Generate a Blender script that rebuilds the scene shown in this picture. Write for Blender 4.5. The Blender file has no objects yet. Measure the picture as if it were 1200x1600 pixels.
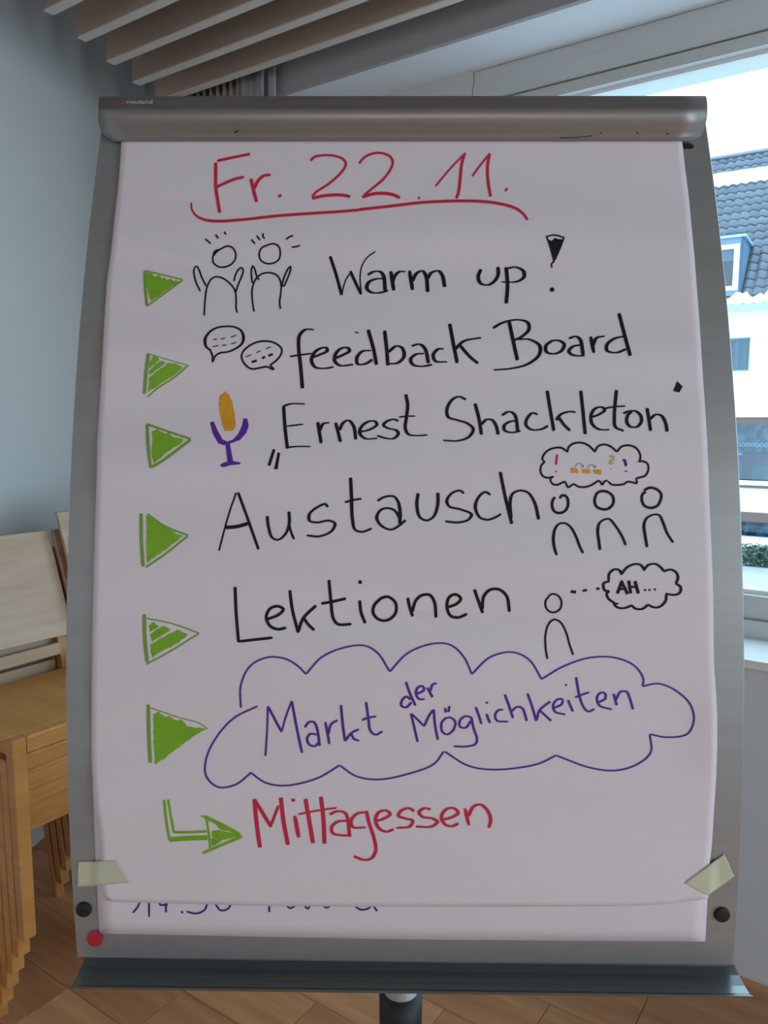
import bpy, bmesh, math, random
from mathutils import Vector, Matrix
random.seed(7)
sc = bpy.context.scene
COL = sc.collection
# ------------------------------------------------------------------ camera
F = 1208.0; PITCH = 0.1238; CAMZ = 1.5
cam_d = bpy.data.cameras.new('camera'); cam = bpy.data.objects.new('camera', cam_d); COL.objects.link(cam)
cam_d.sensor_fit = 'HORIZONTAL'; cam_d.sensor_width = 36.0; cam_d.lens = 36.0*F/1200.0
cam_d.clip_start = 0.02; cam_d.clip_end = 300
cam.location = (0, 0, CAMZ); cam.rotation_euler = (math.pi/2-PITCH, 0, 0)
sc.camera = cam
# ------------------------------------------------------------------ sky (overcast winter day)
w = bpy.data.worlds.new('world'); sc.world = w; w.use_nodes = True
bg = w.node_tree.nodes['Background']; bg.inputs[0].default_value = (0.68, 0.85, 1.0, 1); bg.inputs[1].default_value = 4.6
# ------------------------------------------------------------------ exposure
vs = sc.view_settings
vs.view_transform = 'Standard'; vs.look = 'None'; vs.gamma = 1.0; vs.use_curve_mapping = False; vs.exposure = 0.0
sc.cycles.max_bounces = 10; sc.cycles.diffuse_bounces = 6; sc.cycles.transparent_max_bounces = 12
sc.cycles.sample_clamp_indirect = 6.0

# room frame: U runs along the window wall (to the right), N points out through it
U = Vector((.823, -.568, 0)); N = Vector((.568, .823, 0))
def un(u, n, z): return U*u + N*n + Vector((0, 0, z))
def area(name, loc, d, sx, sy, power, col, portal=False):
    L = bpy.data.lights.new(name, 'AREA'); L.shape = 'RECTANGLE'; L.size = sx; L.size_y = sy; L.energy = power; L.color = col
    o = bpy.data.objects.new(name, L); COL.objects.link(o); o.location = loc
    o.rotation_euler = Vector(d).to_track_quat('-Z', 'Z').to_euler()
    if portal: L.cycles.is_portal = True
    return o
area('window_portal', un(1.05, 2.52, 1.74), -N, 4.5, 1.45, 1, (1, 1, 1), True)
# added fill lamps inside the room, standing for daylight from two unseen windows
area('rear_fill', Vector((-.45, -3.35, 2.1)), (-.0, 1, 0), 2.2, 1.1, 18, (1.16, .97, .93))
area('side_fill', un(1.95, -.6, 1.5), (-U), 2.9, 1.3, 55, (.74, .90, 1.08))

# ------------------------------------------------------------------ materials
def mat(name, col, rough=.6, metal=0, spec=.5, noise=None, bump=None, rnd=0, emit=None, aniso=0):
    """noise=(scale xyz, colour2, contrast lo, hi); bump=(scale xyz, strength, distance)"""
    m = bpy.data.materials.new(name); m.use_nodes = True; nt = m.node_tree; b = nt.nodes['Principled BSDF']
    b.inputs['Base Color'].default_value = (*col, 1); b.inputs['Roughness'].default_value = rough
    b.inputs['Metallic'].default_value = metal; b.inputs['Specular IOR Level'].default_value = spec
    if aniso: b.inputs['Anisotropic'].default_value = aniso
    tc = nt.nodes.new('ShaderNodeTexCoord')
    out = None
    def tex(scale, detail=4, vec='Object'):
        mp = nt.nodes.new('ShaderNodeMapping'); mp.inputs['Scale'].default_value = scale
        nt.links.new(tc.outputs[vec], mp.inputs[0])
        if rnd:
            oi = nt.nodes.new('ShaderNodeObjectInfo'); vm = nt.nodes.new('ShaderNodeVectorMath'); vm.operation = 'SCALE'
            cb = nt.nodes.new('ShaderNodeCombineXYZ')
            for i in range(3): nt.links.new(oi.outputs['Random'], cb.inputs[i])
            nt.links.new(cb.outputs[0], vm.inputs[0]); vm.inputs['Scale'].default_value = 37
            nt.links.new(vm.outputs[0], mp.inputs['Location'])
        n = nt.nodes.new('ShaderNodeTexNoise'); n.inputs['Scale'].default_value = 1; n.inputs['Detail'].default_value = detail
        nt.links.new(mp.outputs[0], n.inputs['Vector']); return n
    if noise:
        n = tex(noise[0]); cr = nt.nodes.new('ShaderNodeValToRGB')
        cr.color_ramp.elements[0].position = noise[2]; cr.color_ramp.elements[1].position = noise[3]
        cr.color_ramp.elements[0].color = (*col, 1); cr.color_ramp.elements[1].color = (*noise[1], 1)
        nt.links.new(n.outputs['Fac'], cr.inputs[0]); out = cr.outputs[0]
    if rnd:
        oi = nt.nodes.new('ShaderNodeObjectInfo'); mr = nt.nodes.new('ShaderNodeMapRange')
        mr.inputs['To Min'].default_value = 1-rnd; mr.inputs['To Max'].default_value = 1+rnd
        nt.links.new(oi.outputs['Random'], mr.inputs['Value'])
        hs = nt.nodes.new('ShaderNodeHueSaturation'); nt.links.new(mr.outputs[0], hs.inputs['Value'])
        if out: nt.links.new(out, hs.inputs['Color'])
        else: hs.inputs['Color'].default_value = (*col, 1)
        out = hs.outputs[0]
    if out: nt.links.new(out, b.inputs['Base Color'])
    if bump:
        n = tex(bump[0], 3); bp = nt.nodes.new('ShaderNodeBump'); bp.inputs['Strength'].default_value = bump[1]; bp.inputs['Distance'].default_value = bump[2]
        nt.links.new(n.outputs['Fac'], bp.inputs['Height']); nt.links.new(bp.outputs[0], b.inputs['Normal'])
    return m
def glass_mat(name, tint, refl=.06, rough=.0):
    m = bpy.data.materials.new(name); m.use_nodes = True; nt = m.node_tree; nt.nodes.clear()
    o = nt.nodes.new('ShaderNodeOutputMaterial'); mx = nt.nodes.new('ShaderNodeMixShader'); t = nt.nodes.new('ShaderNodeBsdfTransparent')
    g = nt.nodes.new('ShaderNodeBsdfGlossy'); t.inputs[0].default_value = (*tint, 1); g.inputs['Roughness'].default_value = rough
    mx.inputs[0].default_value = refl
    nt.links.new(t.outputs[0], mx.inputs[1]); nt.links.new(g.outputs[0], mx.inputs[2]); nt.links.new(mx.outputs[0], o.inputs[0])
    return m
M = {}
M['wall'] = mat('wall_paint', (.74, .78, .77), .9, noise=((1.5, 1.5, 1.5), (.77, .80, .79), .3, .7), bump=((160, 160, 160), .15, .001))
M['parapet'] = mat('parapet_paint', (.62, .68, .71), .8, noise=((3, 3, 3), (.58, .64, .68), .4, .6), bump=((60, 60, 60), .2, .001))
M['soffit'] = mat('soffit_paint', (.80, .83, .86), .85)
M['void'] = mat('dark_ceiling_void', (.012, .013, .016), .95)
M['slat'] = mat('brown_wood_slat', (.40, .29, .22), .55, noise=((3, 30, 30), (.48, .35, .27), .3, .7), rnd=.08)
M['slatedge'] = mat('slat_edge', (.68, .62, .55), .5)
M['fascia'] = mat('grey_brown_board', (.40, .385, .39), .7)
M['frame'] = mat('window_frame_paint', (.56, .58, .57), .35, noise=((2, 2, 2), (.60, .62, .61), .3, .7))
M['gap'] = mat('dark_joint', (.08, .08, .08), .9)
M['blind'] = mat('white_roller_blind', (.75, .73, .68), .9)
M['sill'] = mat('white_sill', (.78, .80, .80), .3)
M['glass'] = glass_mat('clear_window_glass', (.90, .96, .98), .05)
M['floor'] = mat('oak_parquet', (.46, .20, .085), .38, noise=((2.5, 26, 5), (.64, .33, .155), .3, .72), rnd=.2)
M['subfloor'] = mat('floor_joint', (.07, .035, .02), .8)
M['metal'] = mat('brushed_grey_metal', (.37, .39, .38), .42, .55, noise=((3, 3, 90), (.41, .43, .42), .3, .7), bump=((700, 700, 700), .12, .0003))
M['metal_h'] = mat('satin_aluminium_header', (.27, .255, .243), .38, .5, noise=((2, 60, 60), (.31, .295, .28), .3, .7))
M['tray'] = mat('dark_satin_tray_metal', (.20, .225, .23), .3, .7)
M['pole'] = mat('grey_steel_tube', (.36, .35, .35), .45, .25)
M['black'] = mat('black_rubber', (.012, .012, .013), .55)
M['paper'] = mat('white_flipchart_paper', (.82, .765, .80), .85, noise=((4, 14, 14), (.84, .785, .82), .35, .65), bump=((3, 16, 16), .6, .004))
M['paper2'] = mat('white_flipchart_paper_below', (.82, .765, .80), .85, bump=((5, 22, 22), .3, .002))
M['tape'] = mat('pale_masking_tape', (.62, .64, .46), .75, bump=((90, 90, 90), .4, .0006))
M['ink_black'] = mat('black_marker_ink', (.016, .012, .017), .6, spec=.2)
M['ink_red'] = mat('red_marker_ink', (.66, .03, .075), .6, spec=.3)
M['ink_green'] = mat('green_marker_ink', (.20, .46, .012), .6, noise=((60, 60, 60), (.24, .52, .02), .3, .7))
M['ink_green_line'] = mat('olive_green_marker_ink', (.22, .38, .06), .6)
M['ink_green_pale'] = mat('pale_green_marker_ink', (.42, .56, .16), .6)
M['ink_orange'] = mat('orange_marker_ink', (.82, .40, .02), .6, noise=((90, 90, 30), (.74, .33, .015), .35, .65))
M['ink_purple'] = mat('purple_marker_ink', (.12, .03, .37), .6, spec=.25)
M['ink_violet'] = mat('violet_thin_ink', (.115, .032, .33), .6, spec=.25)
M['ink_blue'] = mat('navy_marker_ink', (.03, .03, .24), .6, spec=.25)
M['ink_grey'] = mat('grey_fineliner_ink', (.22, .27, .30), .6)
M['red'] = mat('red_paper_dot', (.52, .018, .045), .6)
M['logo_w'] = mat('pale_print', (.75, .78, .78), .5)
M['logo_r'] = mat('red_print', (.45, .06, .08), .5)
M['oak'] = mat('oak_chair_wood', (.46, .20, .045), .42, noise=((5, 5, 45), (.56, .27, .075), .3, .7), rnd=.07)
M['oak_seat'] = mat('oak_seat_veneer', (.60, .265, .055), .36, noise=((5, 36, 5), (.70, .34, .085), .3, .7), rnd=.05)
M['oak_back'] = mat('oak_back_veneer', (.50, .345, .22), .40, noise=((30, 4, 30), (.62, .45, .31), .3, .7), rnd=.05)
M['curtain'] = mat('beige_curtain', (.62, .53, .43), .9)
M['liner'] = mat('pale_curtain_liner', (.55, .56, .57), .9, noise=((20, 20, 20), (.62, .63, .64), .4, .6))
# outside
M['yard'] = mat('shaded_snow', (.34, .36, .37), .85, noise=((.7, .7, .7), (.42, .44, .45), .4, .6), bump=((2, 2, 2), .5, .1))  # yard snow given a darker colour to stand for shade
M['snow'] = mat('snow', (.86, .90, .93), .8, bump=((2, 2, 2), .5, .1))
M['render'] = mat('white_render', (.80, .83, .85), .9)
M['tile'] = mat('slate_blue_roof_tile', (.070, .088, .115), .42, noise=((2, 2, 2), (.092, .118, .150), .3, .7), rnd=.14)
M['roofbase'] = mat('roof_underlay', (.05, .06, .08), .9)
M['lead'] = mat('blue_grey_sheet_metal', (.11, .20, .31), .45, .1)
M['lead_l'] = mat('pale_sheet_metal', (.30, .48, .58), .45)
M['white'] = mat('white_window_frame', (.80, .84, .86), .4)
M['brown'] = mat('faded_brown_board', (.13, .082, .068), .6)
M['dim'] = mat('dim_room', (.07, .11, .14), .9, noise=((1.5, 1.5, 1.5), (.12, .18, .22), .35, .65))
M['curt2'] = mat('blue_grey_net_curtain', (.17, .29, .34), .8)
M['print'] = mat('painted_tree_reflection', (.010, .035, .06), .7, noise=((4, 4, 4), (.15, .30, .38), .46, .60))  # mottled tree reflections of the shop glass, painted as colour
M['pink'] = mat('magenta_cloth', (.22, .06, .16), .8)
M['cyan'] = mat('pale_blue_ribbon', (.28, .66, .72), .6)
M['dglass'] = glass_mat('dark_house_glass', (.62, .74, .80), .06)
M['leaf'] = mat('hedge_leaf', (.035, .085, .06), .7, noise=((9, 9, 9), (.10, .19, .14), .4, .6))
M['twig'] = mat('hedge_core', (.02, .04, .03), .9)

# ------------------------------------------------------------------ mesh helpers
def link(name, verts, faces, m, parent=None, smooth=False, thick=0, bevel=0):
    me = bpy.data.meshes.new(name); me.from_pydata([tuple(v) for v in verts], [], faces); me.update()
    if m: me.materials.append(m)
    if smooth: me.polygons.foreach_set('use_smooth', [True]*len(me.polygons))
    o = bpy.data.objects.new(name, me); COL.objects.link(o)
    if parent: o.parent = parent
    if thick:
        s = o.modifiers.new('s', 'SOLIDIFY'); s.thickness = thick; s.offset = -1
    if bevel:
        s = o.modifiers.new('b', 'BEVEL'); s.width = bevel; s.segments = 2; s.limit_method = 'ANGLE'
    return o
def tag(o, label=None, cat=None, group=None, kind=None):
    if label: o['label'] = label
    if cat: o['category'] = cat
    if group: o['group'] = group
    if kind: o['kind'] = kind
    return o
def empty(name, loc, label=None, cat=None, group=None, rz=0):
    o = bpy.data.objects.new(name, None); COL.objects.link(o); o.location = loc; o.rotation_euler = (0, 0, rz); o.empty_display_size = .1
    return tag(o, label, cat, group)
BOXF = [(0, 3, 2, 1), (4, 5, 6, 7), (0, 1, 5, 4), (1, 2, 6, 5), (2, 3, 7, 6), (3, 0, 4, 7)]
class MB:
    def __init__(s): s.v = []; s.f = []; s.mi = []
    def add(s, v, f, mi=0):
        k = len(s.v); s.v += [Vector(p) for p in v]; s.f += [tuple(i+k for i in q) for q in f]; s.mi += [mi]*len(f)
    def box(s, x0, x1, y0, y1, z0, z1, fn=None, mi=0):
        p = [(x0, y0, z0), (x1, y0, z0), (x1, y1, z0), (x0, y1, z0), (x0, y0, z1), (x1, y0, z1), (x1, y1, z1), (x0, y1, z1)]
        if fn: p = [fn(*q) for q in p]
        s.add(p, BOXF, mi)
    def hull8(s, p): s.add(p, BOXF)
    def tube(s, pts, r, n=12, cap=True):
        pts = [Vector(p) for p in pts]; k = len(s.v)
        for i, p in enumerate(pts):
            d = (pts[min(i+1, len(pts)-1)]-pts[max(i-1, 0)]).normalized()
            a = d.orthogonal().normalized() if i == 0 else (a - d*a.dot(d)).normalized()
            b = d.cross(a); rr = r[i] if isinstance(r, (list, tuple)) else r
            s.v += [p + a*math.cos(2*math.pi*j/n)*rr + b*math.sin(2*math.pi*j/n)*rr for j in range(n)]
        for i in range(len(pts)-1):
            for j in range(n):
                s.f.append((k+i*n+j, k+i*n+(j+1) % n, k+(i+1)*n+(j+1) % n, k+(i+1)*n+j)); s.mi.append(0)
        if cap:
            s.f.append(tuple(k+j for j in range(n))[::-1]); s.f.append(tuple(k+(len(pts)-1)*n+j for j in range(n))); s.mi += [0, 0]
    def build(s, name, m, parent=None, smooth=False, bevel=0, thick=0):
        ms = m if isinstance(m, (list, tuple)) else [m]
        o = link(name, s.v, s.f, ms[0], parent, smooth, thick, bevel)
        for q in ms[1:]: o.data.materials.append(q)
        if len(ms) > 1: o.data.polygons.foreach_set('material_index', s.mi)
        return o
def box(name, x0, x1, y0, y1, z0, z1, m, parent=None, fn=None, bevel=0):
    b = MB(); b.box(x0, x1, y0, y1, z0, z1, fn); return b.build(name, m, parent, bevel=bevel)

# ------------------------------------------------------------------ room shell
WD = Vector((.2018, .9794, 0)); WN = Vector((-.9794, .2018, 0))          # left wall: direction and outward normal
def wall_x(y, off=0.0): return -.838 + .206*(y-2.914) - off*1.021
def left_u(n, off=0.0):     # u of the left wall at n
    # point U*u+N*n with x = -.838+.206(y-2.914)-off
    A = U.x-.206*U.y; B = -.838-.206*2.914-off*1.021 - (N.x-.206*N.y)*n
    return B/A
OFFW = .31
uR = 3.6; nB = -2.25
cA = un(left_u(2.5, OFFW), 2.5, 0); cB = un(uR, 2.5, 0); cC = un(uR, nB, 0); cD = Vector((wall_x(-3.3, OFFW), -3.3, 0))
HT = 3.12
# left wall
q0 = Vector((wall_x(-3.4, OFFW), -3.4, 0)); q1 = Vector((wall_x(3.55, OFFW), 3.55, 0))
b = MB(); v = [q0, q0+WN*.12, q1+WN*.12, q1]
b.add([p-Vector((0, 0, .15)) for p in v]+[p+Vector((0, 0, HT)) for p in v], BOXF)
tag(b.build('wall_left', M['wall']), kind='structure')
# front wall (window wall): parapet, lintel, stretch left of the window
SILL = CAMZ-.617; UW0 = -1.25; UW1 = 3.35
uL = left_u(2.3, OFFW)-.06
b = MB()
b.box(uL, uR+.1, 2.124, 2.46, -.15, SILL-.022, un)
b.box(uL, uR+.1, 2.316, 2.46, CAMZ+1.087, HT, un)
b.box(uL, UW0-.0, 2.34, 2.46, SILL-.022, CAMZ+1.087, un)
b.box(UW1, uR+.1, 2.34, 2.46, SILL-.022, CAMZ+1.087, un)
tag(b.build('wall_front', M['parapet']), kind='structure')
box_ = lambda *a, **k: tag(box(*a, **k), kind='structure')
# right wall with an opening for an added, unseen window
b = MB(); y0, y1 = -1.1, 1.9
b.box(uR, uR+.12, nB-.1, y0, 0, HT, un); b.box(uR, uR+.12, y1, 2.5, 0, HT, un)
b.box(uR, uR+.12, y0, y1, 0, .8, un); b.box(uR, uR+.12, y0, y1, 2.2, HT, un)
tag(b.build('wall_right', M['wall']), kind='structure')
# back wall
pB = cC + N*-.02; pD = cD
dB = (pD-pB); LB = dB.length; dB.normalize(); nBk = Vector((dB.y, -dB.x, 0)); nBk = -nBk if nBk.dot(pB) < 0 else nBk
def bk(s, t, z): return pB + dB*s + nBk*t + Vector((0, 0, z))
b = MB(); s0, s1 = LB*.12, LB*.62
b.box(-.1, s0, 0, .12, 0, HT, bk); b.box(s1, LB+.1, 0, .12, 0, HT, bk); b.box(s0, s1, 0, .12, 0, 1.5, bk); b.box(s0, s1, 0, .12, 2.7, HT, bk)
tag(b.build('wall_back', M['wall']), kind='structure')
o = bpy.data.objects['rear_fill']; o.location = bk((s0+s1)/2, -.02, 2.1); o.rotation_euler = (-nBk).to_track_quat('-Z', 'Z').to_euler(); o.data.size = (s1-s0)*.95
o = bpy.data.objects['side_fill']; o.location = un(uR-.02, (y0+y1)/2, 1.5)

def frame_window(name, fn, a0, a1, z0, z1):
    w_ = MB()
    w_.box(a0, a0+.07, .03, .09, z0, z1, fn); w_.box(a1-.07, a1, .03, .09, z0, z1, fn)
    w_.box(a0+.07, a1-.07, .03, .09, z0, z0+.07, fn); w_.box(a0+.07, a1-.07, .03, .09, z1-.07, z1, fn)
    m_ = (a0+a1)/2; w_.box(m_-.03, m_+.03, .03, .09, z0+.07, z1-.07, fn)
    o = tag(w_.build(name, M['frame']), kind='structure')
    box('pane', a0+.07, m_-.03, .11, .114, z0+.07, z1-.07, M['glass'], o, fn)
    box('pane', m_+.03, a1-.07, .11, .114, z0+.07, z1-.07, M['glass'], o, fn)
    box('roller_blind', a0+.02, a1-.02, .012, .022, z0+.03, z1-.01, M['blind'], o, fn)  # added blinds, shutting the sky light out of these unseen windows
    return o
frame_window('added_window_2', bk, s0, s1, 1.5, 2.7)  # added window out of view, put in behind the rear fill lamp
frame_window('added_window_3', lambda a, t, z: un(uR+t, a, z), y0, y1, .8, 2.2)  # added window on the unseen right side, backing the side lamp

# clip helper for convex room polygon
room = [Vector((p.x, p.y)) for p in (q1+Vector((-.02, 0, 0)), un(uR, 2.13, 0), un(uR, nB, 0), cD)]
room[0] = Vector(((un(left_u(2.13, OFFW), 2.13, 0)).x, (un(left_u(2.13, OFFW), 2.13, 0)).y))
def clip(poly, cl):
    def inside(p, a, b_): return (b_.x-a.x)*(p.y-a.y)-(b_.y-a.y)*(p.x-a.x) <= 1e-9
    for i in range(len(cl)):
        a, b_ = cl[i], cl[(i+1) % len(cl)]; out = []
        for j in range(len(poly)):
            p, q = poly[j], poly[(j+1) % len(poly)]
            ip, iq = inside(p, a, b_), inside(q, a, b_)
            if ip: out.append(p)
            if ip != iq:
                d1 = (b_.x-a.x)*(p.y-a.y)-(b_.y-a.y)*(p.x-a.x); d2 = (b_.x-a.x)*(q.y-a.y)-(b_.y-a.y)*(q.x-a.x)
                out.append(p.lerp(q, d1/(d1-d2)))
        poly = out
        if len(poly) < 3: return []
    return poly
v = [Vector((p.x, p.y, -.03)) for p in room]; k = len(v)
fl = link('floor', v+[p+Vector((0, 0, -.12)) for p in v], [tuple(range(k))[::-1], tuple(range(k, 2*k))]+[(i, (i+1) % k, k+(i+1) % k, k+i) for i in range(k)], M['subfloor'])
tag(fl, kind='structure')
L_ = 1.25; PW = .1675
known = {0: -1.49, 1: -1.177, 2: -.894, 3: -.68, 4: -.479}
for r in range(-21, 7):
    n0 = 1.066+PW*r; ub = known.get(r, -1.49+.26*r) % L_
    for c in range(-4, 4):
        a0 = ub+L_*c; a1 = a0+L_; g = .0009
        if n0+PW < nB-2 or a1 < -4.2 or a0 > uR: continue
        pl = [un(a0+g, n0+g, 0), un(a1-g, n0+g, 0), un(a1-g, min(n0+PW, 2.124)-g, 0), un(a0+g, min(n0+PW, 2.124)-g, 0)]
        if n0 > 2.1: continue
        pl = clip([Vector((p.x, p.y)) for p in pl], room)
        if len(pl) < 3: continue
        cen = sum(pl, Vector((0, 0)))/len(pl)
        ang = math.atan2(U.y, U.x); ca, sa = math.cos(-ang), math.sin(-ang)
        loc = [((p.x-cen.x)*ca-(p.y-cen.y)*sa, (p.x-cen.x)*sa+(p.y-cen.y)*ca) for p in pl]
        k = len(loc); vv = [(x, y, 0) for x, y in loc]+[(x, y, -.03) for x, y in loc]
        o = link('plank', vv, [tuple(range(k)), tuple(range(k, 2*k))[::-1]]+[(i, k+i, k+(i+1) % k, (i+1) % k) for i in range(k)], M['floor'], fl)
        o.location = (cen.x, cen.y, 0); o.rotation_euler = (0, 0, ang)
# ceiling: dark void board and hanging slats
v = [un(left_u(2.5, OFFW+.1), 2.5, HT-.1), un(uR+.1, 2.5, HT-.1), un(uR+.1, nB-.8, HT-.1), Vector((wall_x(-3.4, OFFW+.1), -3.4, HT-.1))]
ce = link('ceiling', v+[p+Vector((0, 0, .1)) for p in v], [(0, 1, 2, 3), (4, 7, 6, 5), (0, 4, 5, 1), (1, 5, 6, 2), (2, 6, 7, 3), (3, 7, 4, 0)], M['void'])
tag(ce, kind='structure')
ZS = CAMZ+1.13
for i in range(29):
    n1 = 1.968+.148*(0)-.148*i
    ul = left_u(n1, 0); a1 = uR-.01
    if i > 26: continue
    s = MB(); Ls = a1-ul
    s.box(0, Ls, 0, .030, .004, .165, None, 0); s.box(0, Ls, 0, .030, 0, .004, None, 1)
    o = s.build('slat', [M['slat'], M['slatedge']], ce)
    o.location = un(ul, n1, ZS); o.rotation_euler = (0, 0, math.atan2(U.y, U.x))
uf = -1.928
tag(box('trim_1', uf, uR-.005, 2.096, 2.114, CAMZ+1.087, HT-.1, M['fascia'], None, un), kind='structure')
tag(box('ceiling_soffit', uf+.001, uR, 2.1145, 2.36, CAMZ+1.087, CAMZ+1.115, M['soffit'], None, un), kind='structure')

# window 1 : casing, sash, glass, sill, outer reveal
wn = MB(); T = CAMZ
wn.box(UW0, UW1, 2.318, 2.40, T+1.04, T+1.0869, un)                 # head casing, upper band (set back)
wn.box(UW0, UW1, 2.310, 2.40, T+.992, T+1.04, un)
wn.box(UW0, UW1, 2.310, 2.42, SILL, SILL+.05, un)
wn.box(UW0, UW0+.06, 2.310, 2.42, SILL+.05, T+.99, un); wn.box(UW1-.06, UW1, 2.310, 2.42, SILL+.05, T+.99, un)
w1 = tag(wn.build('window_1', M['frame']), kind='structure')
tag(box('trim_2', left_u(2.3, OFFW)+.02, UW0-.003, 2.308, 2.338, T+.85, T+1.0869, M['frame'], None, un), kind='structure')
b = MB()   # sash
a0, a1 = UW0+.06, UW1-.06; b.box(1.56, 1.70, 2.322, 2.372, SILL+.118, T+.955, un)
b.box(a0, a1, 2.322, 2.372, T+.955, T+.988, un); b.box(a0, a1, 2.325, 2.372, SILL+.054, SILL+.118, un)
b.box(a0, a0+.07, 2.322, 2.372, SILL+.118, T+.955, un); b.box(a1-.07, a1, 2.322, 2.372, SILL+.118, T+.955, un)
sa_ = b.build('sash', M['frame'], w1)
b = MB(); b.box(a0+.07, a1-.07, 2.350, 2.372, T+.944, T+.955, un); b.box(a0+.07, a1-.07, 2.350, 2.372, SILL+.118, SILL+.130, un)
b.build('glazing_bead', M['sill'], sa_)
box('glass_pane', a0+.06, a1-.06, 2.362, 2.366, SILL+.11, T+.96, M['glass'], w1, un)
b = MB(); b.box(UW0, UW1, 2.42, 2.50, T+.965, T+1.0, un)
b.build('outer_reveal', M['white'], w1)
o = box('window_sill', uL+.06, uR-.01, 2.098, 2.312, SILL-.024, SILL, M['sill'], w1, un, bevel=.003)

# curtain at the far end of the window
def curtain(name, m, u0, u1, nc, amp, per, z0, z1, label, cat='curtain', parent=None):
    steps = int((u1-u0)/per*10); vv = []; ff = []
    for i in range(steps+1):
        u = u0+(u1-u0)*i/steps; ph = 2*math.pi*(u-u0)/per
        nn = nc+amp*(abs(math.sin(ph/2))*2-1)
        for k, z in enumerate((z0, (z0+z1)/2, z1)):
            vv.append(un(u, nn+.002*math.sin(ph*3+k), z))
    for i in range(steps):
        for k in range(2): ff.append((i*3+k, (i+1)*3+k, (i+1)*3+k+1, i*3+k+1))
    o = link(name, vv, ff, m, parent, True, thick=.003)
    if label: tag(o, label, cat)
    return o
cu = empty('curtain', un(-2.15, 2.06, 0), 'beige pleated curtain gathered behind the header at the far corner of the ceiling slats', 'curtain')
for o in (curtain('pleated_drape', M['curtain'], -2.44, -2.015, 2.055, .013, .034, .01, T+1.24, None),):
    o.parent = cu; o.matrix_parent_inverse = Matrix.Translation(-Vector(cu.location))
lin = empty('curtain', un(-1.96, 2.06, 0), 'pale grey curtain edge between the beige pleats and the grey brown board', 'curtain')
for nm, a_, b_, nn, zt in (('drape', -2.012, -1.905, 2.045, 1.24), ('hem_fold', -1.900, -1.868, 2.06, 1.165)):
    o = curtain(nm, M['liner'], a_, b_, nn, .004, .09, .01, T+zt, None); o.parent = lin; o.matrix_parent_inverse = Matrix.Translation(-Vector(lin.location))

# ------------------------------------------------------------------ the flipchart surface (convex bowed panel)
_ys = [200, 265, 362, 440, 550, 610, 735, 800, 900, 1000, 1050, 1150, 1240, 1310, 1420, 1495]
_xl = [153.7, 146.2, 134, 125.6, 118.4, 114.7, 108, 104.4, 101.5, 100.6, 100.2, 101.5, 103.4, 106.2, 113, 118.7]
_xr = [1102, 1110.6, 1120, 1131.8, 1142.2, 1147, 1152.5, 1155.5, 1158.8, 1160.8, 1161.5, 1161.6, 1159.3, 1157.4, 1151.5, 1147]
def solve(Am, bm):
    n = len(bm); A_ = [r[:]+[bm[i]] for i, r in enumerate(Am)]
    for i in range(n):
        p = max(range(i, n), key=lambda r: abs(A_[r][i])); A_[i], A_[p] = A_[p], A_[i]
        for r in range(n):
            if r != i:
                f = A_[r][i]/A_[i][i]; A_[r] = [x-f*y for x, y in zip(A_[r], A_[i])]
    return [A_[i][n]/A_[i][i] for i in range(n)]
def polyfit(xs, ys, deg):
    xs = [(x-850)/650 for x in xs]
    return solve([[sum(x**(i+j) for x in xs) for j in range(deg+1)] for i in range(deg+1)], [sum(y*x**i for x, y in zip(xs, ys)) for i in range(deg+1)])
_D = polyfit(_ys, [.73*F/(r-l) for l, r in zip(_xl, _xr)], 4)
def Dof(y):
    t = (y-850)/650; return sum(c*t**i for i, c in enumerate(_D))
cp, sp = math.cos(PITCH), math.sin(PITCH)
def ray(px, py):
    x = px-600; y = 800-py
    return Vector((x, F*cp+y*sp, y*cp-F*sp))/F       # y,z in world, depth 1 along axis
R = Vector((1, -.0105, -.0046)).normalized()
E1 = Vector((0, 1, 0)); E1 = (E1-R*E1.dot(R)).normalized(); E2 = R.cross(E1)
TAB = []
for i in range(0, 301):
    y = 120+i*5; TAB.append(ray(630.5, y)*Dof(y))
P2 = [(c.dot(E1), c.dot(E2)) for c in TAB]
N2 = []
for i in range(len(P2)):
    a = P2[max(i-1, 0)]; b_ = P2[min(i+1, len(P2)-1)]; d = (b_[0]-a[0], b_[1]-a[1]); l = math.hypot(*d)
    n = (d[1]/l, -d[0]/l)
    if n[0] > 0: n = (-n[0], -n[1])
    N2.append(n)
def surf(px, py, off=0.0):
    """the point of the bowed panel (lifted by off) seen along the photograph's ray: gives where on the sheet a mark sits"""
    d = ray(px, py); dd = (d.dot(E1), d.dot(E2))
    lo, hi = 0, len(P2)-1
    def f(i):
        p = (P2[i][0]+N2[i][0]*off, P2[i][1]+N2[i][1]*off); return dd[0]*p[1]-dd[1]*p[0]
    flo = f(lo)
    while hi-lo > 1:
        m_ = (lo+hi)//2; fm = f(m_)
        if (fm > 0) == (flo > 0): lo = m_; flo = fm
        else: hi = m_
    fl_, fh = f(lo), f(hi); t = fl_/(fl_-fh) if fl_ != fh else 0
    q = [P2[lo][k]+N2[lo][k]*off + t*((P2[hi][k]+N2[hi][k]*off)-(P2[lo][k]+N2[lo][k]*off)) for k in (0, 1)]
    s = (q[0]*dd[0]+q[1]*dd[1])/(dd[0]**2+dd[1]**2)
    p = d*s
    return Vector((p.x, p.y, p.z+CAMZ))
def nrm(px, py):
    i = min(range(len(TAB)), key=lambda k: abs((120+k*5)-py)); return (E1*N2[i][0]+E2*N2[i][1]).normalized()
def interp(tab, y):
    if y <= tab[0][0]: return tab[0][1]
    for (a, xa), (b_, xb) in zip(tab, tab[1:]):
        if y <= b_:
            return xa+(xb-xa)*(y-a)/(b_-a)
    return tab[-1][1]
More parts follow.
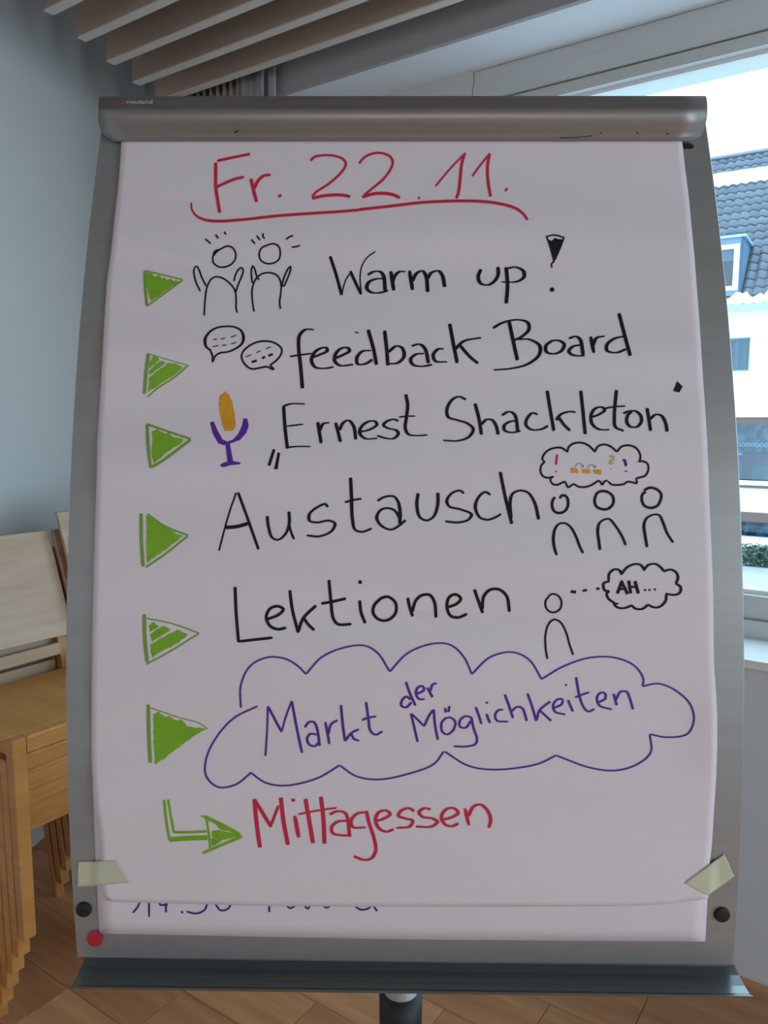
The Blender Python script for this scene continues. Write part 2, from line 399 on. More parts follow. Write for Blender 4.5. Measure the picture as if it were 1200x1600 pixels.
chart = empty('flipchart_easel', (.02, 1.02, 0), 'grey metal flipchart easel holding the handwritten sheets, on a single round column', 'flipchart')
def own(o, par=None):
    o.parent = par or chart
    if not par: o.matrix_parent_inverse = Matrix.Translation(-Vector(chart.location))
    return o
LT = list(zip(_ys, _xl)); RT = list(zip(_ys, _xr))
# panel
vv = []; ff = []; rows = 60
offs = [(-.016, 0), (-.003, -.0006), (0, .0012)]
for i in range(rows+1):
    y = 152+(1501-152)*i/rows
    Dd = Dof(y); c = TAB[0]
    for s_, (o_, ins) in [(-1, q) for q in offs]+[(1, q) for q in offs[::-1]]:
        p = surf(630.5+(y-850)*.0015, y, o_); p = p + R*(s_*(.365-ins)); vv.append(p)
n_ = 6
for i in range(rows):
    for j in range(n_-1): ff.append((i*n_+j, i*n_+j+1, (i+1)*n_+j+1, (i+1)*n_+j))
ff.append((0, 1, 2, 3, 4, 5)); k = rows*n_
ff.append((k+5, k+4, k+3, k+2, k+1, k))
for i in range(rows): ff.append((i*n_+5, i*n_, (i+1)*n_, (i+1)*n_+5))
own(link('panel', vv, ff, M['metal']))
# header clamp bar
prof = [(221.5, .0042), (220, .0070), (213, .0098), (205, .0142), (196, .0198), (187, .0246), (178, .0280), (172, .0293), (168.6, .0297), (168.0, .0284), (160, .0272), (155, .0252), (152.5, .0220), (151, .0160), (150, .0100), (150, .002), (150.5, -.008)]
xl = [(150, 156), (153, 154), (190, 153.6), (196, 154.7), (204, 157.5), (211, 163), (218, 171), (221.5, 181)]
xr = [(150, 1102), (153, 1104.5), (175, 1106), (190, 1104), (198, 1102), (209, 1098), (217, 1091), (221.5, 1079)]
vv = []; nc = 24
for y, o_ in prof:
    a = interp(xl, y); b_ = interp(xr, y)
    for j in range(nc+1): vv.append(surf(a+(b_-a)*j/nc, y+(j/nc-.5)*-.8, o_))
ff = [(i*(nc+1)+j, (i+1)*(nc+1)+j, (i+1)*(nc+1)+j+1, i*(nc+1)+j+1) for i in range(len(prof)-1) for j in range(nc)]
ff.append(tuple(i*(nc+1) for i in range(len(prof)))[::-1]); ff.append(tuple(i*(nc+1)+nc for i in range(len(prof))))
hd = own(link('header_bar', vv, ff, M['metal_h'], None, False))
for i, p in enumerate(hd.data.polygons): p.use_smooth = i < len(hd.data.polygons)-2
hd['label'] = 'satin aluminium clamp bar with small brand lettering'
# logo print on the header
def prt(name, polys, m, off, parent):
    vv = []; ff = []
    for pl in polys:
        k = len(vv); vv += [surf(x, y, off) for x, y in pl]; ff.append(tuple(range(k, k+len(pl))))
    return own(link(name, vv, ff, m), parent)
def hoff(y): return interp(sorted(prof), y)
def header_text(txt, x0, x1, yb, h, m, name):
    c = bpy.data.curves.new(name, 'FONT'); c.body = txt; c.size = 1; c.resolution_u = 3
    t = bpy.data.objects.new(name, c); COL.objects.link(t); dg = bpy.context.evaluated_depsgraph_get(); dg.update()
    me = bpy.data.meshes.new_from_object(t.evaluated_get(dg)); bpy.data.objects.remove(t)
    xs = [v_.co.x for v_ in me.vertices]; ys_ = [v_.co.y for v_ in me.vertices]; xa, xb = min(xs), max(xs); hy = max(ys_)
    for v_ in me.vertices:
        px = x0+(v_.co.x-xa)/(xb-xa)*(x1-x0); py = yb-v_.co.y/hy*h
        v_.co = surf(px, py, hoff(py)+.0006)
    me.materials.clear(); me.materials.append(m); o = bpy.data.objects.new(name, me); COL.objects.link(o); return own(o, hd)
header_text('neuland', 198, 238, 162, 6.2, M['logo_w'], 'brand_lettering')
lg = MB()
for seg in (((181, 163.5), (181, 157.5), (188, 157), (189, 163)), ((184, 161), (184.5, 159.5), (186.5, 159.5))):
    pass
def flat_stroke(pts, wd):
    out = []
    for a, b_ in zip(pts, pts[1:]):
        d = Vector((b_[0]-a[0], b_[1]-a[1])).normalized()*wd/2; n = (-d.y, d.x)
        out.append([(a[0]-d.x+n[0], a[1]-d.y+n[1]), (a[0]-d.x-n[0], a[1]-d.y-n[1]), (b_[0]+d.x-n[0], b_[1]+d.y-n[1]), (b_[0]+d.x+n[0], b_[1]+d.y+n[1])])
    return out
prt('brand_mark', flat_stroke([(182, 163), (183, 157.8), (188.5, 157.8), (188.8, 162.8)], 1.3)+flat_stroke([(190, 160.5), (191.5, 160)], 1.2)+flat_stroke([(185.2, 160.2), (186.5, 160.2)], 1.2), M['logo_r'], .0278, hd)
for q_, w_ in (([(367, 206.5), (371, 204.5)], 2.2), ([(875, 215.5), (905, 214.5), (925, 212)], 1.3), ([(938, 208), (940, 208)], 1.5), ([(995, 208), (997, 208)], 1.8), ([(1042, 209), (1044, 209)], 1.8)):
    prt('scratch', flat_stroke(q_, w_), M['black'], .0158, hd)
# slot next to the sheet corner, top right
b = MB(); 
vv = [surf(x, y, .0008) for x, y in ((1067, 224), (1079, 224), (1083.5, 226.5), (1084, 230), (1080, 232.5), (1070, 232), (1067, 229))]
own(link('hook_slot', vv, [tuple(range(7))], M['black']))
# rubber buttons at the foot of the panel
def button(px, py, r_px, name):
    p0 = surf(px, py, 0); n = nrm(px, py); r = r_px*Dof(py)/F
    b = MB(); b.tube([p0, p0+n*.002, p0+n*.0032, p0+n*.0036], [r*1.0, r*1.0, r*.93, r*.75], 28)
    return own(b.build(name, M['black'], None, True))
for p in ((131.5, 1420), (1127.6, 1428)):
    o = button(p[0], p[1], 12.2, 'rubber_button')
# tray
prT = [(.8065, .909), (.8050, .896), (.8000, .8905), (.7900, .8875), (.7760, .8858), (.7650, .8858), (.7595, .8870), (.7575, .8895), (.7565, .8895), (.7590, .8850), (.7660, .8838), (.7900, .8850), (.8030, .8885), (.8080, .896), (.8090, .909)]
vv = []; c0 = R*0
for s_ in (-.3655, .3655):
    for y, z in prT: vv.append(Vector((.0275+s_, y-s_*.0105, z-s_*.0046*1.3)))
k = len(prT); ff = [(i, (i+1) % k, k+(i+1) % k, k+i) for i in range(k)]+[tuple(range(k)), tuple(range(k, 2*k))[::-1]]
own(link('pen_tray', vv, ff, M['tray']))
# column, bracket, star base
b = MB(); px_, py_ = .024, 1.02
b.tube([(px_, py_, .10), (px_, py_, .80)], .0245, 28); own(b.build('column', M['pole'], None, True))
b = MB(); b.tube([(px_, py_, .74), (px_, py_, .76)], .0245, 28); b.tube([(px_, py_, .80), (px_, py_, 1.46)], .020, 28); own(b.build('inner_tube', M['pole'], None, True))
b = MB(); b.tube([(px_, py_, .60), (px_, py_, .68)], .031, 28); own(b.build('clamp_collar', M['black'], None, True))
own(box('back_bracket', px_-.05, px_+.05, .845, py_-.01, 1.22, 1.32, M['pole'], bevel=.004))
own(box('back_bracket', px_-.03, px_+.03, .815, py_-.01, .96, 1.00, M['pole'], bevel=.004))
hub = MB(); hub.tube([(px_, py_, .07), (px_, py_, .075), (px_, py_, .13)], [.05, .05, .035], 24); own(hub.build('base_hub', M['black'], None, True))
for i in range(5):
    a = math.radians(90+72*i); d = Vector((math.cos(a), math.sin(a), 0)); c0 = Vector((px_, py_, 0))
    b = MB(); b.tube([c0+d*.03+Vector((0, 0, .10)), c0+d*.18+Vector((0, 0, .09)), c0+d*.33+Vector((0, 0, .065))], [.02, .017, .014], 12); lg_ = own(b.build('base_leg', M['pole'], None, True))
    b = MB(); pr = Vector((-d.y, d.x, 0)); b.tube([c0+d*.33+pr*-.012+Vector((0, 0, .027)), c0+d*.33+pr*.012+Vector((0, 0, .027))], .0268, 18); b.tube([c0+d*.33+Vector((0, 0, .05)), c0+d*.33+Vector((0, 0, .07))], .008, 8); own(b.build('castor', M['black'], None, True), lg_)

# ------------------------------------------------------------------ sheets
def rip(x, y):
    q = .0030*math.sin(y/33.+1.3*math.sin(x/330.+.6))*math.sin(x/410.+y/170.+.4)+.0008*math.sin(y/17.3+x/260.)*math.sin(x/240.-y/90.)
    d = (y-372-(x-190)*.29)/9.; e = max(0, 1-abs((x-330)/190.)**2)           # diagonal crease across the two figures
    q += .0026*math.exp(-d*d)*e if abs(d) < 4 else 0
    d = (y-1398-(x-900)*-.16)/9.; e = max(0, 1-abs((x-1020)/90.)**2)
    q += .0012*math.exp(-d*d)*e if abs(d) < 4 else 0
    return q
def off_low(x, y): return .0016+.0002*math.sin(y/60.)
def off_top(x, y):
    t = max(0, min(1, (y-221)/60.)); lift = max(0, (y-1180)/230.)**2*.0035*max(.15, 1-abs((x-620)/560.)**4)
    bul = .006*math.exp(-((x-1121)/40.)**2)*math.exp(-((y-1150)/70.)**2)
    b2 = .0022*math.exp(-((y-1215-.04*(x-600))/22.)**2)
    return .0038+t*(rip(x, y)*1.0)+lift+bul+b2*t+.0012
left_t = [(205, 190), (240, 188.8), (290, 185), (340, 179), (390, 174), (440, 167), (500, 163), (560, 160), (640, 155), (690, 152), (740, 151), (820, 148.5), (900, 146), (1000, 144), (1040, 143.4), (1100, 143), (1180, 142.8), (1210, 144.3), (1250, 147.5), (1290, 153), (1310, 156), (1390, 159), (1400, 161.5), (1406, 165), (1412, 169)]
right_t = [(205, 1064), (222, 1066), (260, 1070), (305, 1076), (355, 1080.6), (400, 1085), (440, 1088), (490, 1092), (545, 1095.6), (600, 1099), (640, 1102), (690, 1105), (740, 1107), (790, 1108.7), (850, 1111.5), (900, 1113.4), (950, 1114.7), (1000, 1115), (1045, 1116), (1085, 1119), (1120, 1120.5), (1170, 1120.5), (1215, 1119), (1260, 1116), (1320, 1112.5), (1340, 1110), (1352, 1108.5), (1400, 1106.7), (1420, 1106)]
bot_t = [(160, 1404), (169, 1409), (229, 1410.7), (320, 1413), (400, 1415.5), (600, 1417), (880, 1416.5), (987, 1416), (1050, 1412), (1107, 1404)]
left_l = [(205, 191), (240, 189.8), (340, 180), (440, 168), (640, 156), (820, 149.5), (1000, 145), (1180, 143.8), (1210, 144.7), (1270, 146.5), (1325, 148.4), (1400, 152), (1459, 155.2)]
right_l = [(205, 1063), (440, 1087), (740, 1106), (1000, 1113), (1170, 1113), (1300, 1110), (1352, 1107.5), (1410, 1105.3), (1471, 1102)]
bot_l = [(155, 1458.5), (400, 1463.5), (650, 1468), (900, 1470), (1102, 1471)]
def smooth_t(tab):
    return tab
def sheet(name, lt, rt, bt, offf, m, nx, ny, top):
    vv = []; ff = []
    for i in range(ny+1):
        t = i/ny
        for j in range(nx+1):
            s = j/nx
            x = 160+940*s
            for _ in range(3):
                y = top+(interp(bt, x)-top)*t; l = interp(lt, y); r = interp(rt, y); x = l+(r-l)*s
            vv.append(surf(x, y, offf(x, y)))
    ff = [(i*(nx+1)+j, (i+1)*(nx+1)+j, (i+1)*(nx+1)+j+1, i*(nx+1)+j+1) for i in range(ny) for j in range(nx)]
    return link(name, vv, ff, m, None, True, thick=.0002)
low = sheet('paper_sheet', left_l, right_l, bot_l, off_low, M['paper2'], 40, 60, 207)
tag(low, 'lower flipchart sheet with cut off navy handwriting along its bottom edge', 'paper sheet')
top = sheet('paper_sheet', left_t, right_t, bot_t, off_top, M['paper'], 90, 140, 217)
tag(top, 'upper flipchart sheet with the red date and the agenda in coloured marker', 'paper sheet')

# ------------------------------------------------------------------ ink
REG = dict(a=(280, 220, 4), b=(560, 220, 4), c=(200, 350, 4), d=(490, 350, 2.791), e=(200, 490, 4), f=(440, 480, 2.143), g=(200, 590, 4), h=(420, 590, 3.529),
           i=(680, 590, 2.857), j=(830, 680, 5), k=(200, 740, 3.75), l=(440, 740, 2.857), m=(340, 880, 2.5), n=(820, 870, 4.615), o=(200, 940, 3.75), p=(400, 1040, 3.75),
           q=(620, 1050, 3.158), r=(300, 990, 1.4815), s=(240, 1230, 4.286), t=(380, 1230, 2.857), u=(180, 1390, 2.609))
def spline(pts, step=2.0):
    if len(pts) == 2:
        n = max(2, int(math.dist(*pts)/6)); return [(pts[0][0]+(pts[1][0]-pts[0][0])*i/n, pts[0][1]+(pts[1][1]-pts[0][1])*i/n) for i in range(n+1)]
    P = [(2*pts[0][0]-pts[1][0], 2*pts[0][1]-pts[1][1])]+list(pts)+[(2*pts[-1][0]-pts[-2][0], 2*pts[-1][1]-pts[-2][1])]
    out = []
    for k in range(1, len(P)-2):
        p0, p1, p2, p3 = P[k-1:k+3]; d = math.dist(p1, p2)
        if d < 1e-6: continue
        # centripetal Catmull-Rom
        t0 = 0; t1 = max(1e-4, math.dist(p0, p1)**.5); t2 = t1+max(1e-4, d**.5); t3 = t2+max(1e-4, math.dist(p2, p3)**.5)
        n = max(2, int(d/step))
        for q in range(n):
            t = t1+(t2-t1)*q/n; r = []
            for c in (0, 1):
                A1 = (t1-t)/(t1-t0)*p0[c]+(t-t0)/(t1-t0)*p1[c]; A2 = (t2-t)/(t2-t1)*p1[c]+(t-t1)/(t2-t1)*p2[c]; A3 = (t3-t)/(t3-t2)*p2[c]+(t-t2)/(t3-t2)*p3[c]
                B1 = (t2-t)/(t2-t0)*A1+(t-t0)/(t2-t0)*A2; B2 = (t3-t)/(t3-t1)*A2+(t-t1)/(t3-t1)*A3
                r.append((t2-t)/(t2-t1)*B1+(t-t1)/(t2-t1)*B2)
            out.append(tuple(r))
    out.append(tuple(pts[-1])); return out
class Ink:
    def __init__(s, sheet_, offf, m, name, label, lift=.00045):
        s.sh = sheet_; s.off = offf; s.v = []; s.f = []; s.m = m; s.name = name; s.label = label; s.lift = lift; s.k = 0
    def P(s, x, y):
        return (x, y, s.k)
    def S(s, reg, w, *strokes, nib=0):
        """w=(wide, narrow) in picture px; nib 0: down-strokes wide, 90: cross-strokes wide"""
        ox, oy, sc_ = REG[reg]; wa, wb = w if isinstance(w, tuple) else (w, w)
        na = math.radians(nib); nx_, ny_ = math.cos(na), math.sin(na)
        for st in strokes:
            pts = spline([(ox+x/sc_, oy+y/sc_) for x, y in st]); s.k += 1; base = len(s.v)
            # rounded-ish ends: extend by a small amount
            for i, p in enumerate(pts):
                a = pts[max(i-1, 0)]; c = pts[min(i+1, len(pts)-1)]; dx, dy = c[0]-a[0], c[1]-a[1]; l = math.hypot(dx, dy) or 1
                dx /= l; dy /= l; cr = abs(dx*ny_-dy*nx_); wd = (wb+(wa-wb)*cr)/2
                if len(pts) > 4 and (i == 0 or i == len(pts)-1): wd *= .72
                s.v += [s.P(p[0]-dy*wd, p[1]+dx*wd), s.P(p[0]+dy*wd, p[1]-dx*wd)]
            for i in range(len(pts)-1): s.f.append((base+2*i, base+2*i+1, base+2*i+3, base+2*i+2))
        return s
    def poly(s, reg, *polys):
        ox, oy, sc_ = REG[reg]
        for pl in polys:
            s.k += 1; base = len(s.v); s.v += [s.P(ox+x/sc_, oy+y/sc_) for x, y in pl]; s.f.append(tuple(range(base, base+len(pl))))
        return s
    def dot(s, reg, *dots):
        for x, y, r in dots:
            s.poly(reg, [(x+r*math.cos(q*math.pi/5), y+r*math.sin(q*math.pi/5)) for q in range(10)])
        return s
    def hatch(s, reg, pl, step=9, jag=.35):
        """marker filling: a polygon with a slightly ragged outline"""
        rnd_ = random.Random(len(s.v)+3); out = []
        for i in range(len(pl)):
            a, b_ = pl[i], pl[(i+1) % len(pl)]; n = max(1, int(math.dist(a, b_)/14))
            for q in range(n):
                x = a[0]+(b_[0]-a[0])*q/n; y = a[1]+(b_[1]-a[1])*q/n
                out.append((x+rnd_.uniform(-3.2, 3.2), y+rnd_.uniform(-3.2, 3.2)))
        return s.poly(reg, out)
    def done(s):
        me = bpy.data.meshes.new(s.name); me.from_pydata([tuple(v_) for v_ in s.v], [], s.f); me.update(); me.materials.append(s.m)
        bm = bmesh.new(); bm.from_mesh(me)
        big = [f for f in bm.faces if len(f.verts) > 4 or max(e.calc_length() for e in f.edges) > 14]
        if big: bmesh.ops.triangulate(bm, faces=big)
        for _ in range(4):
            es = [e for e in bm.edges if e.calc_length() > 11]
            if not es: break
            bmesh.ops.subdivide_edges(bm, edges=es, cuts=1); bmesh.ops.triangulate(bm, faces=[f for f in bm.faces if len(f.verts) > 4])
        for v_ in bm.verts:
            x, y, k_ = v_.co; v_.co = surf(x, y, s.off(x, y)+s.lift+k_*2.0e-6)
        bm.to_mesh(me); bm.free()
        o = bpy.data.objects.new(s.name, me); COL.objects.link(o); o.parent = s.sh
        if s.label: o['label'] = s.label
        return o
def ink(m, name, label, sheet_=None, offf=None): return Ink(sheet_ or top, offf or off_top, M[m], name, label)

I = ink('ink_red', 'date_heading', 'red handwriting reading Fr. 22.11. with a swung underline')
I.S('a', (5.4, 4.2), [(237, 125), (330, 105), (443, 82)], [(228, 135), (228, 200), (229, 290), (240, 370), (253, 450)], [(225, 292), (290, 262), (350, 238), (405, 226)],
    [(448, 236), (465, 310), (484, 383)], [(468, 300), (490, 255), (525, 220), (572, 212)], [(625, 336), (633, 352)])
I.S('a', (4.2, 3.6), [(822, 125), (840, 104), (880, 92), (930, 89), (985, 97), (1025, 115), (1041, 140), (1034, 168), (1000, 212), (930, 272), (850, 325), (832, 352)])
I.S('a', 5, [(830, 360), (900, 344), (980, 338), (1040, 342), (1070, 350)])
I.S('a', (3, 4.8), [(75, 385), (80, 430), (110, 470), (160, 493), (240, 502), (400, 492), (600, 470), (800, 455), (1000, 442), (1125, 432)])
I.S('b', (4, 4.8), [(0, 430), (200, 408), (400, 385), (600, 376), (760, 378), (880, 392), (980, 420), (1030, 455), (1058, 495)])
I.S('b', (4, 3.8), [(5, 142), (30, 110), (80, 82), (140, 76), (195, 95), (215, 130), (200, 180), (150, 245), (90, 295), (30, 345)])
I.S('b', 5.2, [(24, 352), (90, 332), (160, 328), (220, 338), (260, 356)])
I.S('b', (5, 3), [(482, 285), (560, 190), (630, 115), (670, 74)], [(712, 222), (760, 155), (822, 78)], nib=-45)
I.S('b', 4.8, [(664, 78), (645, 150), (636, 240), (626, 320), (613, 360)], [(821, 78), (808, 150), (808, 230), (818, 300), (826, 350)])
I.S('b', 3.5, [(375, 364), (382, 350)], [(918, 314), (932, 296)])
I.done()

def arrow(lbl, reg, bars, fills, m='ink_green'):
    J = ink('ink_green_line', 'drawn_arrow_outline', None)
    for w_, st in bars: J.S(reg, w_, st)
    J.k = 10
    K = ink(m, 'drawn_arrow', lbl)
    for f_ in fills: K.hatch(reg, f_)
    o = K.done(); p = J.done(); p.parent = o; return o
arrow('green arrowhead bullet at the left of the Warm up line', 'c', [(4.5, [(104, 292), (108, 400), (118, 512)]), (2.4, [(105, 292), (220, 318), (342, 348)]), (2.4, [(116, 516), (220, 440), (342, 350)])],
      [[(112, 300), (150, 312), (175, 332), (190, 318), (213, 345), (225, 330), (245, 352), (262, 340), (285, 358), (300, 348), (318, 360), (230, 422), (140, 480), (128, 440), (118, 390)]])
arrow('green arrowhead bullet at the left of the feedback line', 'e', [(5.6, [(127, 250), (112, 370), (102, 502)]), (1.5, [(120, 247), (240, 285), (375, 323)]), (2.4, [(122, 522), (180, 470), (280, 405), (378, 323)])],
      [[(135, 305), (160, 262), (185, 275), (196, 290), (128, 346)], [(130, 356), (208, 292), (240, 304), (134, 384)], [(134, 396), (252, 308), (300, 312), (346, 338), (300, 375), (190, 450), (125, 490)]])
arrow('green arrowhead bullet beside the microphone drawing', 'g', [(5.2, [(120, 290), (125, 420), (140, 563)]), (3.4, [(118, 290), (230, 330), (393, 384)]), (4.4, [(140, 562), (200, 530), (392, 387)])],
      [[(150, 335), (185, 322), (228, 350), (250, 345), (285, 372), (345, 385), (330, 410), (240, 470), (158, 535), (147, 480), (152, 400)]])
arrow('green arrowhead bullet at the left of the Austausch line', 'k', [(5.6, [(77, 232), (78, 380), (88, 545)]), (3, [(112, 235), (220, 310), (352, 362)]), (3.2, [(104, 550), (220, 470), (352, 364)])],
      [[(105, 245), (135, 255), (170, 282), (230, 322), (280, 352), (325, 362), (280, 400), (190, 465), (112, 522), (105, 450), (110, 350)]])
arrow('green arrowhead bullet at the left of the Lektionen line', 'o', [(6, [(95, 75), (98, 210), (112, 354)]), (2.2, [(110, 98), (260, 130), (416, 185)]), (2.6, [(106, 368), (250, 290), (416, 187)])],
      [[(125, 140), (150, 120), (182, 145), (128, 178)], [(130, 190), (208, 142), (250, 162), (140, 238)], [(130, 252), (288, 165), (352, 192), (300, 238), (140, 325)]])
arrow('green arrowhead bullet pointing at the violet cloud', 'o', [(5.8, [(118, 603), (122, 780), (130, 944)]), (1.6, [(130, 622), (300, 680), (410, 710), (467, 746)])],
      [[(148, 662), (180, 645), (220, 678), (235, 670), (290, 700), (310, 690), (345, 728), (400, 738), (462, 747), (400, 775), (290, 860), (160, 957), (150, 850), (150, 760)]])
K = ink('ink_green', 'drawn_arrow', 'green bent arrow pointing at the word Mittagessen')
K.S('s', 4.2, [(70, 85), (85, 230), (107, 355)]); K.S('s', 3.8, [(97, 82), (115, 190), (135, 300)], [(130, 302), (240, 302), (355, 296)]); K.S('s', 7.4, [(103, 352), (230, 343), (362, 338)])
K.S('s', 3.6, [(355, 212), (370, 320), (382, 425)]); K.S('s', 6, [(340, 198), (460, 255), (580, 322)]); K.S('s', 4.4, [(328, 442), (450, 390), (592, 330)]); K.S('s', 2, [(318, 190), (345, 205)])
K.hatch('s', [(385, 295), (440, 288), (520, 308), (575, 328), (500, 345), (450, 356), (392, 335)]).hatch('s', [(395, 235), (440, 250), (530, 300), (450, 285)]).hatch('s', [(385, 345), (465, 352), (410, 392), (388, 390)])
K.done()

I = ink('ink_black', 'drawn_cheering_figures', 'two stick figures with raised arms and motion marks')
I.S('c', 2.7, [(483, 93), (516, 122)], [(548, 66), (564, 90)], [(601, 48), (613, 66)],
    [(572, 160), (545, 168), (532, 200), (533, 240), (560, 264), (595, 270), (640, 255), (668, 225), (673, 185), (655, 150), (625, 138), (590, 150), (550, 178), (534, 200)],
    [(452, 420), (430, 375), (415, 325), (412, 285), (428, 263), (445, 290), (462, 335), (488, 387)],
    [(476, 573), (480, 500), (487, 430), (497, 385), (520, 345), (550, 330), (590, 338), (630, 365), (660, 400), (672, 430), (676, 480), (676, 530), (684, 555)],
    [(663, 358), (670, 325), (690, 285), (710, 272), (720, 290), (712, 325), (690, 375), (672, 430)],
    [(770, 97), (794, 124)], [(805, 73), (825, 101)], [(846, 57), (843, 75), (855, 93)], [(987, 96), (1010, 80), (1034, 72)], [(1022, 144), (1050, 142), (1077, 133)],
    [(870, 132), (835, 150), (820, 190), (832, 228), (870, 247), (915, 242), (945, 218), (952, 175), (942, 140), (910, 123), (870, 132), (848, 142)],
    [(778, 370), (772, 330), (772, 285), (780, 262), (795, 290), (803, 320), (820, 350)],
    [(788, 548), (778, 480), (776, 410), (790, 360), (815, 325), (850, 307), (900, 306), (935, 325), (955, 365), (955, 430), (948, 490), (953, 532)],
    [(975, 390), (965, 385), (970, 350), (985, 310), (1002, 278), (1017, 265), (1015, 290), (995, 345), (975, 390)])
I.done()
I = ink('ink_black', 'handwriting', 'black handwriting reading Warm up!')
I.S('d', (5, 2), [(72, 140), (95, 210), (123, 310)], [(160, 205), (185, 260), (208, 307)])
I.S('d', 2.2, [(123, 305), (140, 245), (165, 208)], [(208, 305), (203, 230), (212, 180), (235, 145), (270, 120)])
I.S('d', (6, 2.2), [(236, 222), (262, 208), (290, 208), (305, 225), (312, 290)], [(305, 238), (270, 240), (240, 255), (232, 280), (250, 297), (285, 300), (325, 290)],
    [(337, 206), (350, 290)], [(345, 250), (355, 225), (375, 208), (402, 208)], [(418, 203), (432, 288)], [(430, 250), (450, 215), (475, 205), (490, 225), (498, 297)], [(495, 240), (515, 212), (545, 205), (562, 225), (572, 275)],
    [(730, 197), (718, 230), (728, 258), (760, 266), (790, 248), (805, 220), (804, 187)], [(840, 188), (846, 270), (840, 347)], [(842, 195), (880, 188), (915, 205), (918, 230), (890, 250), (820, 253)])
I.S('d', 2.5, [(1013, 55), (1050, 48), (1095, 60)], [(1093, 58), (1075, 105), (1052, 158)], [(1017, 55), (1035, 110), (1050, 168)], [(1050, 160), (1038, 175), (1040, 192)])
I.poly('d', [(1022, 66), (1038, 74), (1052, 60), (1068, 66), (1090, 66), (1072, 105), (1050, 162), (1040, 122)]).dot('d', (1040, 286, 10.5))
I.done()
I = ink('ink_black', 'drawn_speech_bubbles', 'two overlapping speech bubbles with dashes inside')
I.S('e', (2.8, 5), [(520, 232), (488, 205), (482, 160), (505, 120), (550, 90), (610, 80), (670, 85), (710, 110), (722, 155), (710, 190), (670, 220), (620, 240), (578, 243)], nib=90)
I.S('e', 3, [(590, 240), (548, 262), (528, 305)], [(528, 305), (528, 265), (515, 230)])
I.S('e', 1.6, [(533, 165), (557, 158)], [(580, 160), (608, 152)], [(642, 147), (677, 135)], [(530, 208), (565, 198)], [(588, 198), (615, 196)], [(645, 190), (677, 180)], [(735, 270), (770, 257)], [(803, 245), (828, 232)], [(863, 220), (892, 207)])
I.S('e', 3, [(888, 322), (930, 290), (958, 250), (960, 220), (930, 190), (880, 173), (820, 175), (760, 200), (718, 240), (710, 275), (730, 315), (770, 345), (820, 340), (870, 332), (895, 345), (914, 350)], [(914, 350), (888, 322)])
I.S('e', 3.6, [(773, 304), (805, 293)], [(838, 278), (858, 270)], [(877, 264), (905, 253)])
I.done()
I = ink('ink_black', 'handwriting', 'black handwriting reading feedback Board')
I.S('f', (5.8, 2.4), [(108, 75), (80, 75), (60, 95), (57, 130), (64, 200), (70, 272)], [(28, 165), (60, 160), (100, 155)],
    [(100, 170), (130, 158), (153, 146), (150, 136), (130, 138), (110, 152), (100, 178), (112, 200), (140, 205), (175, 200)],
    [(178, 172), (205, 160), (228, 146), (222, 136), (200, 138), (182, 155), (178, 180), (195, 195), (240, 192)],
    [(300, 145), (270, 148), (252, 170), (255, 190), (280, 190), (305, 175)], [(290, 75), (308, 140), (318, 193)],
    [(345, 78), (352, 140), (356, 195)], [(358, 150), (385, 130), (405, 138), (410, 165), (390, 186), (358, 190)],
    [(435, 130), (462, 124), (480, 138), (492, 188)], [(478, 155), (450, 158), (432, 175), (440, 192), (470, 198), (505, 192)], [(543, 140), (525, 140), (508, 160), (515, 180), (555, 183)],
    [(563, 55), (575, 120), (588, 187)], [(580, 142), (610, 114), (668, 102)], [(598, 128), (630, 165), (658, 188)],
    [(762, 48), (775, 110), (790, 178)], [(708, 70), (740, 52), (790, 42), (825, 52), (828, 75), (805, 98), (775, 112)], [(785, 108), (830, 108), (865, 130), (862, 160), (825, 190), (770, 205), (710, 210)],
    [(905, 113), (886, 128), (886, 148), (905, 156), (935, 148), (947, 125), (930, 112), (905, 113), (897, 118)],
    [(962, 105), (985, 98), (1000, 108), (1010, 160)], [(1002, 126), (975, 132), (962, 148), (975, 160), (1015, 163)], [(1035, 98), (1046, 153)], [(1042, 130), (1055, 103), (1082, 97)],
    [(1150, 97), (1115, 105), (1090, 125), (1090, 145), (1120, 152), (1155, 140)], [(1130, 20), (1148, 90), (1168, 163)])
I.S('f', 1.8, [(245, 83), (258, 86)]); I.done()
I = ink('ink_orange', 'drawn_microphone', 'microphone drawing with orange capsule and purple stand')
I.hatch('g', [(608, 85), (635, 108), (650, 150), (665, 220), (672, 300), (660, 325), (630, 336), (602, 334), (590, 290), (572, 220), (566, 160), (575, 115)])
mic = I.done()
I = ink('ink_purple', 'drawn_microphone_stand', None)
I.poly('g', [(512, 280), (535, 272), (560, 330), (590, 385), (625, 402), (600, 422), (565, 412), (530, 350)], [(722, 255), (745, 255), (755, 300), (740, 345), (700, 390), (640, 412), (600, 422), (612, 402), (655, 388), (690, 350), (712, 300)],
       [(608, 405), (635, 405), (658, 525), (622, 530)], [(575, 545), (600, 530), (650, 520), (705, 530), (700, 542), (640, 548), (600, 560), (580, 556)])
I.done().parent = mic
I = ink('ink_black', 'handwriting', 'black handwriting reading Ernest after low quote marks')
I.poly('g', [(905, 445), (922, 450), (890, 552), (872, 548)], [(935, 468), (952, 470), (935, 573), (913, 573)])
